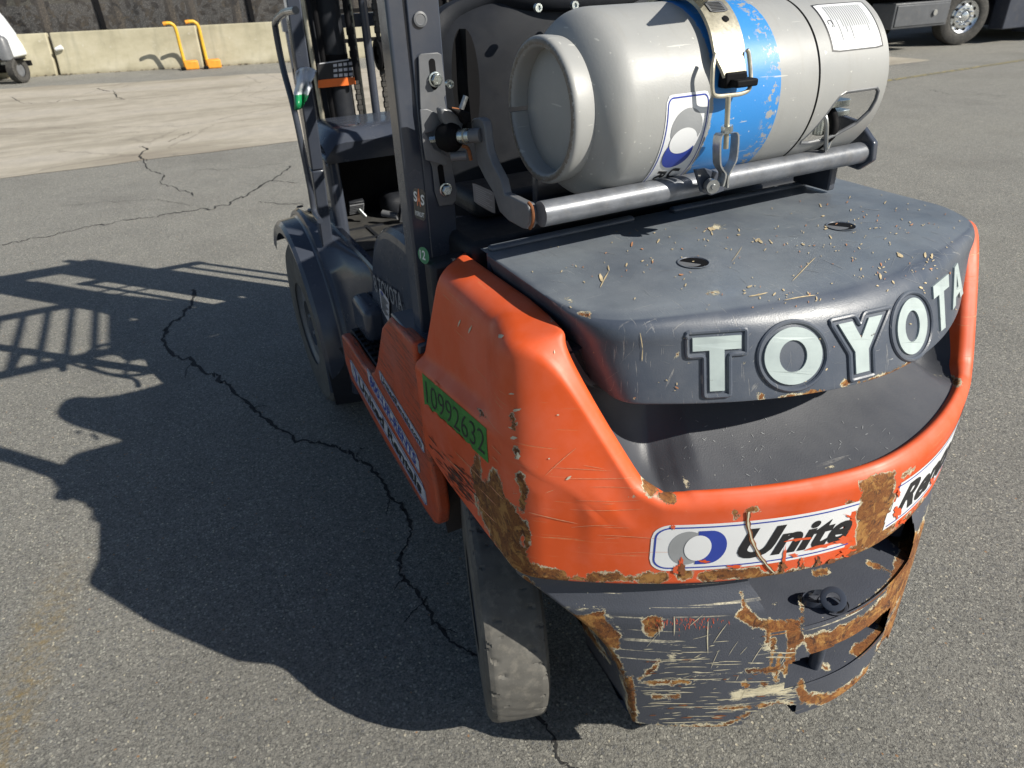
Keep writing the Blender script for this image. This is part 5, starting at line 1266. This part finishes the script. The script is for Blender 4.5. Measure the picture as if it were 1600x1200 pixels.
mesh('tied_wrapper', *grid(np.array(A)), mm, None, loc=org, ang=60); tag(bpy.data.objects['tied_wrapper'], 'crumpled white and green plastic wrapper tied to the left front grab handle', 'wrapper')
bpy.data.objects['tied_wrapper'].modifiers.new('thick', 'SOLIDIFY').thickness = .003

# ================================================================== GROUND
t = NT('asphalt'); 
def agg(t, src=None):
    n0 = t.noise(scale=.35, detail=5); n1 = t.noise(scale=3.2, detail=6, rough=.6)
    st = t.voro(scale=118, out='Color'); stv = t.n('ShaderNodeSeparateColor'); t.put(stv.inputs[0], st); vd = t.voro(scale=118); vd2 = t.voro(scale=340); st2 = t.voro(scale=340, out='Color'); s2 = t.n('ShaderNodeSeparateColor'); t.put(s2.inputs[0], st2)
    return n0, n1, stv.outputs[0], stv.outputs[1], vd, vd2, s2.outputs[0]
wv_ = t.n('ShaderNodeTexNoise'); wv_.inputs['Scale'].default_value = 130; wv_.inputs['Detail'].default_value = 2; t.put(wv_.inputs['Vector'], t.tc.outputs['Object'])
vm = t.n('ShaderNodeVectorMath', operation='MULTIPLY_ADD'); t.put(vm.inputs[0], wv_.outputs['Color']); vm.inputs[1].default_value = (.006, .006, .006); t.put(vm.inputs[2], t.tc.outputs['Object']); co = vm.outputs[0]
def cell(sc):
    d_ = t.voro(co, scale=sc); c__ = t.n('ShaderNodeSeparateColor'); t.put(c__.inputs[0], t.voro(co, scale=sc, out='Color')); return d_, c__.outputs[0], c__.outputs[1]
n0 = t.noise(scale=.35, detail=5); n1 = t.noise(scale=3.2, detail=6, rough=.6); nf = t.noise(co, scale=115, detail=8, rough=.9)
vd, r1, g1 = cell(125); vd2, r2, g2_ = cell(260)
base = t.mix(t.step(n1, .3, .7), (.182, .179, .166), (.262, .255, .232)); base = t.mix(t.step(n0, .4, .65, 0, .5), base, (.27, .26, .225))
base = t.mix(t.step(nf, .47, .62, 0, .7), base, (.46, .445, .39)); base = t.mix(t.step(nf, .50, .40, 0, .9), base, (.045, .044, .042))
base = t.mix(t.step(r2, .55, 1., 0, .5), base, (.38, .36, .31)); base = t.mix(t.step(r2, .45, 0, 0, .5), base, (.10, .098, .09))
base = t.mix(t.math('MULTIPLY', t.step(r1, .72, .80), t.step(vd, .48, .34, 0, .8)), base, (.52, .50, .43))
base = t.mix(t.math('MULTIPLY', t.step(g1, .80, .84), t.step(vd, .48, .36, 0, .7)), base, (.15, .155, .165))
base = t.mix(t.math('MULTIPLY', t.step(g1, .03, .02), t.step(vd, .46, .36)), base, (.66, .60, .46)); base = t.mix(t.math('MULTIPLY', t.step(r1, .005, .003), t.step(vd, .46, .36)), base, (.42, .24, .12))
pt_ = t.step(t.noise(scale=.9, detail=4, rough=.6), .50, .68, 0, .28); base = t.mix(pt_, base, (.12, .115, .105))
o3 = t.xyz()
ypt = t.math('ABSOLUTE', t.math('ADD', t.math('ADD', o3[0], t.math('MULTIPLY', o3[1], -.19)), 1.816)); 
ypm = t.math('MULTIPLY', t.step(t.math('ADD', ypt, t.math('MULTIPLY', t.noise(scale=9, detail=5), .07)), .045, .13, 1, 0), t.step(t.noise(scale=50, detail=6, rough=.7), .44, .66))
ypm = t.math('MULTIPLY', ypm, t.step(o3[1], 1.65, 1.3)); base = t.mix(t.math('MULTIPLY', ypm, .75), base, (.34, .24, .085))
big = t.math('MULTIPLY', t.step(r1, .60, .75), t.step(vd, .52, .38))
h = t.math('ADD', t.math('MULTIPLY', nf, 1.5), t.math('MULTIPLY', big, .35)); h = t.math('ADD', h, t.math('MULTIPLY', t.step(vd2, .3, .75, 1, 0), .25))
M['asphalt'] = t.out(base, .85, 0, t.bump(h, 1.0, .0048))
V = np.array([(-60, -30, 0), (160, -30, 0), (160, 160, 0), (-60, 160, 0)]); V, F = V, [(0, 1, 2, 3)]
gx = np.array([-60, -8, -3, 0, 3, 8, 160.]); gy = np.array([-30, -3, 0, 3, 8, 20, 160.])
gr = mesh('ground', *grid(np.array([[(x_, y_, 0) for y_ in gy] for x_ in gx])), M['asphalt'], smooth=False); gr['kind'] = 'structure'
# pale concrete slab
t = NT('old_concrete_paving'); n1 = t.noise(t.map((.35, 1.2, 1)), scale=.9, detail=7, rough=.62); n2 = t.noise(scale=5, detail=7, rough=.7)
base = t.ramp(n1, [(.30, (.29, .25, .195)), (.42, (.37, .33, .26)), (.52, (.48, .43, .35)), (.70, (.45, .41, .35))])
base = t.mix(t.step(n2, .35, .75, 0, .5), base, (.24, .22, .185)); base = t.mix(t.step(t.noise(scale=60, detail=3), .62, .75, 0, .5), base, (.13, .12, .11))
cr = t.voro(t.map((.32, .5, 1)), scale=1, feature='DISTANCE_TO_EDGE'); cr = t.math('ADD', cr, t.math('MULTIPLY', t.math('SUBTRACT', t.noise(scale=1.6, detail=9, rough=.75), .5), .12)); base = t.mix(t.step(t.math('ABSOLUTE', t.math('SUBTRACT', cr, .05)), .0, .008, .3, 0), base, (.07, .06, .05))
M['slab'] = t.out(base, .85, 0, t.bump(n2, .3, .01))
sl = np.array([(-60, 7.78, .004), (160, 7.78, .004), (160, -45+0, .004), (-60, 34.3, .004)])
far = lambda x_: 15.66-(x_+.633)*.315
A = []
xsl = np.concatenate([np.linspace(-60, -6, 10), np.linspace(-5.5, 11.3, 50)])
for x_ in xsl: yn = 7.78+.02*math.sin(x_*5)+.01*math.sin(x_*17); yf = max(far(x_)+.12*math.sin(x_*1.9)+.06*math.sin(x_*7), yn+.01); A.append([(x_, yn+(yf-yn)*k/4, .004) for k in range(5)])
o = mesh('concrete_paving', *grid(np.array(A)), M['slab'], smooth=False); o['kind'] = 'structure'
# dirt drifted at the foot of the barriers
# cracks
CW = 2.4
rc_ = np.random.default_rng(11)
cracks = [([(305, 448), (298, 480), (262, 512), (258, 540), (300, 568), (340, 590), (362, 610), (395, 640), (430, 668), (470, 688), (520, 697), (556, 715), (590, 742), (612, 778), (632, 800), (640, 835), (625, 872), (632, 905), (655, 930), (668, 955), (690, 985), (720, 1012), (760, 1040), (800, 1075), (832, 1115), (862, 1150), (872, 1185), (895, 1200), (930, 1230)], 3.6),
          ([(668, 930), (652, 948), (640, 962), (630, 975)], 1.6), ([(612, 778), (606, 790), (603, 806)], 1.2), ([(556, 715), (562, 704), (570, 700)], 1.0), ([(690, 985), (702, 984), (714, 990)], 1.3), ([(395, 640), (404, 634), (418, 636)], 1.0), ([(632, 905), (622, 912), (616, 924)], 1.2), ([(300, 568), (292, 578), (290, 592)], 1.0), ([(832, 1115), (846, 1112), (858, 1120)], 1.4), ([(0, 383), (60, 372), (132, 358), (200, 344), (260, 336), (330, 326), (372, 312), (402, 294), (432, 276), (456, 258)], 2.3),
          ([(222, 250), (236, 268), (258, 274), (252, 286), (285, 298), (302, 304)], 1.3), ([(402, 294), (425, 283), (470, 286)], 1.2), ([(402, 316), (440, 318), (476, 318)], 1.3), ([(95, 322), (150, 318), (230, 312), (300, 320)], .7), ([(300, 268), (380, 262), (450, 254)], .6), ([(150, 137), (178, 145), (182, 152), (195, 156)], 1.2), ([(15, 152), (40, 161), (80, 160), (190, 155), (300, 149)], .7), ([(220, 228), (230, 233), (218, 245), (230, 250)], 1.5), ([(262, 222), (280, 214), (305, 205)], .9), ([(1450, 142), (1480, 146), (1520, 147), (1590, 149)], .9)]
M['crack'] = simple('dark_crack', (.030, .029, .028), .95, 0, .2, 40)
n_c = 0
for pts, w in cracks:
    P = smooth_path([(a, b, 0) for a, b in pts], 11)[:, :2]; P = P+rc_.normal(0, .42*w**.5, P.shape)+np.repeat(rc_.normal(0, .9*w**.5, (len(P)//3+1, 2)), 3, 0)[:len(P)]; A = []
    for i, p in enumerate(P):
        w_ = w*CW; j = np.array([math.sin(i*2.3)+.7*math.sin(i*5.1+1), .8*math.sin(i*3.1)+.5*math.sin(i*7.7)])*w*.28; q = onZ(p+j, 0); q2 = onZ(p+j+np.array([1., 0]), 0); sc_ = np.linalg.norm(q2-q)
        d_ = P[min(i+1, len(P)-1)]-P[max(i-1, 0)]; d3 = onZ(p+d_*.01, 0)-onZ(p, 0); d3 /= np.linalg.norm(d3)+1e-9; nn = np.array([-d3[1], d3[0], 0]); ww = sc_*w_*.5*R_(.35, 1.0)*(.55+.45*abs(math.sin(i*.31)))*(1 if i not in (0, len(P)-1) else .1)
        zz = .0015 if q[1] < 7.78 else .0055
        A.append([q+nn*ww+np.array([0, 0, zz]), q-nn*ww*R_(.2, 1.3)+np.array([0, 0, zz])])
    mesh('crack', *grid(np.array(A)), M['crack'], gr, smooth=False)
# yellow parking line on the right
t = NT('worn_yellow_line_paint'); w = t.step(t.noise(scale=14, detail=8, rough=.75), .46, .56); base = t.mix(w, (.12, .118, .11), (.36, .30, .12)); M['line'] = t.out(base, .8, 0, t.bump(t.noise(scale=120), .4, .003))
a, b = onZ((1388, 126), 0), onZ((1640, 88), 0); d_ = (b-a)/np.linalg.norm(b-a); nn = np.array([-d_[1], d_[0], 0])*.05; A = [[a+d_*s_*.4-nn, a+d_*s_*.4+nn] for s_ in range(-2, 40)]
o = mesh('painted_line', *grid(np.array(A)+np.array([0, 0, .004])), M['line'], smooth=False); o['kind'] = 'structure'

# ================================================================== CONCRETE BARRIERS
BA, BB = onZ((45, 120.5), 0), onZ((436, 98), 0); bd = (BB-BA)/np.linalg.norm(BB-BA); bn = np.array([-bd[1], bd[0], 0]); bn = bn if bn[1] > 0 else -bn
def along(px):                       # distance along the barrier line of a foot point
    q = onZ(px, 0); return (q-BA)@bd
j1, j2 = along((98, 116)), along((320, 105)); LEN = j2-j1
t = NT('weathered_barrier_concrete'); z_ = t.xyz()[2]
base = t.ramp(t.noise(t.map((.8, .8, 1.3)), scale=1.6, detail=8, rough=.65), [(.25, (.33, .30, .205)), (.5, (.46, .42, .30)), (.75, (.56, .52, .40))])
base = t.mix(t.step(t.noise(t.map((7, 7, .8)), scale=1, detail=5), .52, .75, 0, .35), base, (.22, .21, .16)); base = t.mix(t.step(t.noise(scale=9, detail=6), .66, .7, 0, .5), base, (.60, .57, .48))
base = t.mix(t.step(t.math('ADD', z_, t.math('MULTIPLY', t.noise(scale=4), .12)), .16, .05, 0, .5), base, (.20, .17, .11))
M['barrier'] = t.out(base, .85, 0, t.bump(t.noise(scale=30, detail=6), .25, .006))
prof = [(0, 0), (0, .05), (.06, .25), (.13, .80), (.14, .815), (.26, .815), (.27, .80), (.34, .25), (.40, .05), (.40, 0)]
labs = ['pale concrete barrier at the far left, partly behind the white trailer', 'long pale concrete barrier left of the yellow posts with a white cup at one end', 'pale concrete barrier between the yellow posts and the forklift mast', 'pale concrete barrier seen only through the forklift mast', 'pale concrete barrier hidden behind the propane tank and mast']
for k, lab in enumerate(labs):
    s0 = j1+(k-1)*LEN+.035; s1 = j1+k*LEN-.035; o0 = BA+bd*s0; A = []
    for s_ in (s0, s0+.02, s1-.02, s1):
        e = .012 if s_ in (s0, s1) else 0
        A.append([BA+bd*s_+bn*(a+ (e if i < 5 else -e))+np.array([0, 0, max(0, h_-e*(h_ > .1))]) for i, (a, h_) in enumerate(prof)])
    V, F = grid(np.array(A)); n_ = len(prof); F += [tuple(range(n_)), tuple(range(3*n_, 4*n_))[::-1]]
    o = fixn(mesh('concrete_barrier', V, F, M['barrier'], None, loc=o0, ang=20)); tag(o, lab, 'barrier', 'concrete barriers along the fence')
# white cup wedged at the first joint
c = BA+bd*(j1+.10)+bn*.02+np.array([0, 0, .50]); o = mesh('paper_cup', *lathe([(0, .035), (.02, .04), (.14, .05), (.145, .048), (.13, .04)], c, -bd*.4+np.array([.9, -.2, .15]), 16), M['white'], None, loc=c); tag(o, 'small white cup lying at the joint of the two left barriers', 'cup')

# yellow steel posts with curved handle and orange foot
M['yellow'] = simple('yellow_paint', (.72, .42, .03), .45, 0, .15, 12, dust=.1); M['orange_foot'] = simple('orange_paint_foot', (.74, .30, .03), .5, 0, .15, 12)
def post(pxb, pxt, hook, lab, lean):
    b_ = onZ(pxb, 0); d_ = -bn
    root = empty('trailer_landing_post', b_, lab, 'steel post', 'yellow posts by the barrier')
    # height from the image at the foot's distance
    hgt = 0
    for h_ in np.linspace(.5, 1.6, 111):
        if project(b_+np.array([0, 0, h_]))[1] > pxt[1]: hgt = h_
    tx = onY(pxt, b_[1]); up = np.array([tx[0]-b_[0], 0, hgt])
    P = smooth_path([b_+np.array([0, 0, .06]), b_+up*.5, b_+up*.88, b_+up*.985+np.array([-.05, 0, 0]), b_+up+np.array([-.12, 0, .01]), b_+up+np.array([hook, 0, 0])], 6)
    mesh('bent_handle', *tube(P, .034, 12), M['yellow'], root); mesh('handle_grip', *tube(P[-5:]+np.array([0, 0, 0]), .037, 12), M['orange_foot'], root)
    V, F = join([box(b_+np.array([.12, -.02, .09]), (.30, .22, .18))]); mesh('foot_block', V, F, M['orange_foot'], root, bevel=.03, seg=3)
    V, F = join([box(b_+np.array([-.05, -.10, .03]), (.10, .12, .06))]); mesh('foot_wheel', V, F, M['black'], root, bevel=.02)
post((291, 109), (272, 36), -.22, 'left one of two yellow posts with bent handle and orange foot by the barrier', 0)
post((326, 107), (308, 33), -.24, 'right one of two yellow posts with bent handle and orange foot by the barrier', 0)
# dead leaves and grit at the barrier foot
parts = []
for i in range(160):
    s_ = R_(-1, 9); c = BA+bd*s_-bn*abs(random.gauss(0, .12))+np.array([0, 0, .015]); r = R_(.01, .05); V, F = blob(0, 0, r, r*.6, 6, .4, R_(0, 3)); V = np.array([(c[0]+a, c[1]+b, .012+R_(0, .02)) for a, b in V]); parts.append((V, F))
o = mesh('leaf_litter', *join(parts), simple('dead_leaves', (.10, .075, .05), .9, 0, .4, 20), smooth=False); tag(o, 'dead leaves and grit along the foot of the barriers', 'leaf litter', kind='stuff')
for px, nm, lb_, r in (((177, 107), 'debris_lump', 'small dark lump at the barrier foot, left of the posts', .07), ((251, 103), 'debris_lump', 'small dark lump at the barrier foot just left of the yellow posts', .07), ((395, 95), 'debris_lump', 'small dark lump at the barrier foot right of the yellow posts', .07)):
    c = onZ(px, 0); V, F = lathe([(0, r), (r*.5, r*.8), (r*.8, r*.4), (r, 0)], c, (.1, .1, 1), 9); V += rng.normal(0, r*.12, V.shape); o = mesh(nm, V, F, M['black'], None, loc=c); tag(o, lb_, 'debris', 'dark lumps by the barrier')

# ================================================================== FENCE WITH DARK SCREEN
F0 = BA+bn*1.1
fe = empty('screened_fence', F0, 'tall chain-link fence with black privacy screen behind the concrete barriers', 'fence')
t = NT('black_privacy_screen'); u_ = t.noise(t.map((1.2, 1.2, .25)), scale=1.4, detail=7, rough=.65)
base = t.mix(t.step(u_, .35, .75), (.032, .031, .033), (.10, .088, .078)); wv = t.voro(scale=26); base = t.mix(t.step(wv, .2, .6, 0, .4), base, (.020, .020, .022))
tr = t.n('ShaderNodeBsdfTransparent'); mx = t.n('ShaderNodeMixShader'); outn = [n for n in t.t.nodes if n.type == 'OUTPUT_MATERIAL'][0]
M['screen'] = t.out(base, .8); t.t.links.new(t.b.outputs[0], mx.inputs[1]); t.t.links.new(tr.outputs[0], mx.inputs[2]); t.put(mx.inputs[0], t.step(t.voro(scale=46), .25, .35, .42, .10)); t.t.links.new(mx.outputs[0], outn.inputs[0])
sp = [along((193, 100)), along((396, 97))]; sp_w = sp[1]-sp[0]
for k in range(-4, 7):
    s0 = sp[0]+k*sp_w; A = []
    for i in range(13):
        s_ = s0+sp_w*i/12; A.append([F0+bd*s_+bn*(.03*math.sin(i*1.7+k)+.02*math.sin(j*1.3))*math.sin(math.pi*i/12)+np.array([0, 0, .02+2.4*j/8]) for j in range(9)])
    mesh('screen_panel', *grid(np.array(A)), M['screen'], fe); mesh('fence_post', *tube([F0+bd*s0+bn*.05, F0+bd*s0+bn*.05+np.array([0, 0, 2.5])], .045, 12), M['black'], fe)
    mesh('seam_strip', *beam(F0+bd*(s0+.10)-bn*.03, F0+bd*(s0+.10)-bn*.03+np.array([0, 0, 2.4]), .09, .008, (0, 1, 0)), M['black'], fe)
mesh('top_rail', *tube([F0+bd*(sp[0]-4*sp_w)+np.array([0, 0, 2.46]), F0+bd*(sp[0]+7*sp_w)+np.array([0, 0, 2.46])], .03, 10), M['black'], fe)
# bare trees beyond the fence, glimpsed through the screen
M['bark'] = simple('pale_bark', (.26, .22, .17), .9, 0, .35, 6, .4, 40); M['brush'] = simple('dry_brush_leaves', (.13, .10, .055), .9, 0, .4, 9)
lt_ = ['pale bare tree trunk behind the dark fence, above the left barrier', 'pale bare trunk behind the fence left of the yellow posts', 'pale bare trunk behind the fence above the yellow posts', 'pale bare trunk behind the fence right of the yellow posts', 'pale bare trunk behind the fence by the forklift grab handle', 'pale bare trunk behind the fence hidden beyond the mast']
for k, pxx in enumerate((70, 170, 255, 285, 350, 560)):
    c = F0+bd*along((pxx, 104))+bn*R_(1.2, 2.5); c[2] = 0; root = empty('bare_tree', c, lt_[k], 'tree', 'bare trees beyond the fence')
    P = smooth_path([c, c+np.array([R_(-.1, .1), 0, 1.5]), c+np.array([R_(-.3, .3), 0, 3.2]), c+np.array([R_(-.6, .6), 0, 6])], 4); mesh('trunk', *tube(P, list(np.linspace(.13, .04, len(P))), 9), M['bark'], root)
    parts = []
    for b in range(14):
        h_ = R_(1.0, 5.5); a0 = c+np.array([0, 0, h_]); an = R_(0, 6.3); l = R_(.7, 1.8); parts.append(tube(smooth_path([a0, a0+np.array([math.cos(an)*l*.5, math.sin(an)*l*.3, l*.4]), a0+np.array([math.cos(an)*l, math.sin(an)*l*.5, l*.9])], 3), [.03, .028, .024, .02, .015, .01, .006], 5))
    mesh('branches', *join(parts), M['bark'], root)
parts = []
for i in range(5000):
    s_ = R_(-12, 22); c = F0+bd*s_+bn*R_(1.5, 5)+np.array([0, 0, abs(random.gauss(0, 1.1))]); r = R_(.05, .16); V, F = blob(0, 0, r, r*.5, 5, .3, R_(0, 3)); n_ = rng.normal(size=3); n_ /= np.linalg.norm(n_); s__, u__ = frame_of(n_); parts.append((np.array([c+s__*a+u__*b for a, b in V]), F))
o = mesh('undergrowth', *join(parts), M['brush'], smooth=False); tag(o, 'dry undergrowth behind the screened fence', 'undergrowth', kind='stuff')

# ================================================================== WHITE TRAILER, far left
c = onZ((50, 125), 0); tr_ = empty('white_trailer', c, 'white box trailer at the left edge with a grey gas bottle on its drawbar', 'trailer')
ex = bd; ey = bn
Rm = np.stack([ex, ey, np.array([0, 0, 1.])], 1)
def tb(name, p, s, mat, bev=.01, par=tr_): V, F = box((0, 0, 0), s); V = (V@Rm.T)+c+Rm@np.array(p); return mesh(name, V, F, mat, par, bevel=bev, seg=3)
M['trailer_white'] = simple('white_trailer_skin', (.66, .69, .72), .35, 0, .05, 3)
A = []
for y_ in (-.9, .9): A.append([c+Rm@np.array(q) for q in ((-3.6, y_, .42), (-.22, y_, .42), (-.26, y_, .62), (-.46, y_, 1.15), (-.80, y_, 1.75), (-1.2, y_, 2.05), (-3.6, y_, 2.1))])
A = np.array(A); V, F = grid(A); n_ = 7; F += [tuple(range(n_)), tuple(range(n_, 2*n_))]; F.append((0, 6, 13, 7)); fixn(mesh('trailer_box', V, F, M['trailer_white'], tr_, bevel=.04, seg=3))
tb('drawbar', (-.5, 0, .32), (1.2, .10, .10), M['black']); tb('drawbar', (-1.2, -.5, .30), (2.2, .08, .08), M['black']); tb('coupler_latch', (-.20, -.42, .36), (.14, .10, .08), M['steel'])
q0 = c+Rm@np.array([-.07, -.55, .42]); mesh('gas_bottle', *lathe([(0, .10), (.02, .115), (.36, .115), (.42, .08), (.44, .03), (.46, .025), (.52, .02), (.53, .035), (.545, .03), (.55, 0)], q0, (0, 0, 1), 24), M['frame_grey'], tr_)
q0 = c+Rm@np.array([.02, -.5, .24]); w_ = mesh('jockey_wheel', *lathe([(-.07, .12), (-.085, .20), (-.07, .235), (.07, .235), (.085, .20), (.07, .12)], q0, ex*.97+ey*-.25, 32), M['rubber'], tr_)
mesh('wheel_disc', *lathe([(.05, .125), (.06, .05), (.05, 0)], q0, ex*.97+ey*-.25, 20), M['frame_grey'], w_)
tb('mudguard', (-.0, -.5, .44), (.40, .22, .03), M['black']); tb('axle_beam', (-1.3, -.2, .22), (2.2, .08, .08), M['black'])

# ================================================================== DARK LORRY, top right
g0 = onZ((1488, 70), 0); tk2 = empty('dark_lorry', g0, 'dark blue lorry parked at the top right corner with a bright alloy front wheel', 'lorry')
dv = np.array([.90, -.435, 0.]); dv = onZ((1600, 60), 0)-onZ((1400, 83), 0); dv /= np.linalg.norm(dv); nvv = np.array([-dv[1], dv[0], 0]); nvv = nvv if nvv@CF > 0 else -nvv
Rm2 = np.stack([dv, nvv, np.array([0, 0, 1.])], 1)
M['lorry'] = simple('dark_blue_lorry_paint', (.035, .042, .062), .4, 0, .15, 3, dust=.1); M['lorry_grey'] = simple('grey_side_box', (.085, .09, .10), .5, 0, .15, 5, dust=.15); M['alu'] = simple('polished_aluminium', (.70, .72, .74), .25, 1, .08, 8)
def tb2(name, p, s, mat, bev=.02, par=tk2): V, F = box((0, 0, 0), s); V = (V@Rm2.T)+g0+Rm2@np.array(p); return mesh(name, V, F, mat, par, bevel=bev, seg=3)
R0 = .50; yaw = .32
wc = g0+np.array([0, 0, R0]); ax = -nvv*math.cos(yaw)-dv*math.sin(yaw)
tw = mesh('front_tyre', *lathe([(-.14, .30), (-.15, .42), (-.12, .49), (-.04, .50), (.08, .50), (.13, .485), (.148, .44), (.15, .36), (.135, .30), (.12, .285)], wc, ax, 72), M['rubber'], tk2)
rim = mesh('alloy_rim', *lathe([(.125, .29), (.135, .285), (.11, .26), (.10, .22), (.125, .19), (.13, .12), (.10, .115), (.15, .08), (.16, .03), (.16, 0)], wc, ax, 60), M['alu'], tw)
s_, u_ = frame_of(ax)
for k in range(10):
    a = 2*math.pi*k/10; d_ = s_*math.cos(a)+u_*math.sin(a); mesh('hand_hole', *lathe([(.116, .026), (.1165, 0)], wc+d_*.225, ax, 14), M['black'], rim); mesh('wheel_nut', *lathe([(.125, .017), (.165, .016), (.17, 0)], wc+d_*.145, ax, 8), M['alu'], rim)
tb2('side_box', (-1.55, -.05, .62), (1.50, .5, .42), M['lorry_grey']); tb2('side_box_lid', (-1.55, -.31, .62), (1.40, .02, .34), M['lorry_grey']); mesh('lock', *lathe([(0, .05), (.02, .05), (.02, 0)], g0+Rm2@np.array([-1.25, -.335, .64]), -nvv, 16), M['alu'], tk2)
tb2('step', (-1.55, -.10, 1.02), (1.9, .5, .16), M['lorry_grey']); tb2('cab_skirt', (-.2, 1.0, 1.45), (5.4, 2.0, .80), M['lorry']); tb2('cab', (-.2, 1.0, 2.3), (3.6, 2.1, 1.2), M['lorry'])
tb2('front_shade_box', (1.1, -.30, .72), (.75, .3, .95), M['lorry']); tb2('lower_shade_box', (4.4, -.35, .95), (5.6, .5, 1.6), M['lorry']); tb2('mudflap', (.72, .5, .55), (.04, .5, .6), M['black']); tb2('chassis_rail', (-1, .95, .75), (6, .9, .25), M['black']); tb2('cargo_body', (3.6, 1.1, 1.7), (4.2, 2.3, 2.9), M['lorry'])  # first two boxes are added, dark stand-ins for shade on the ground
for i in range(3): tb2('step_bracket', (-.74, -.12, .60+.07*i), (.10, .2, .02), M['alu'], .004)
q0 = g0+Rm2@np.array([-2.3, 1.8, R0]); mesh('rear_tyre', *lathe([(-.14, .30), (-.15, .42), (-.12, .49), (.12, .49), (.15, .42), (.14, .30), (.05, .1), (.05, 0)], q0, -nvv, 48), M['rubber'], tk2)
q0 = g0+Rm2@np.array([-.1, 1.8, R0]); mesh('rear_tyre', *lathe([(-.14, .30), (-.15, .42), (-.12, .49), (.12, .49), (.15, .42), (.14, .30), (.05, .1), (.05, 0)], q0, -nvv, 48), M['rubber'], tk2)

S.render.engine = 'CYCLES'
print('objects', len(bpy.data.objects))
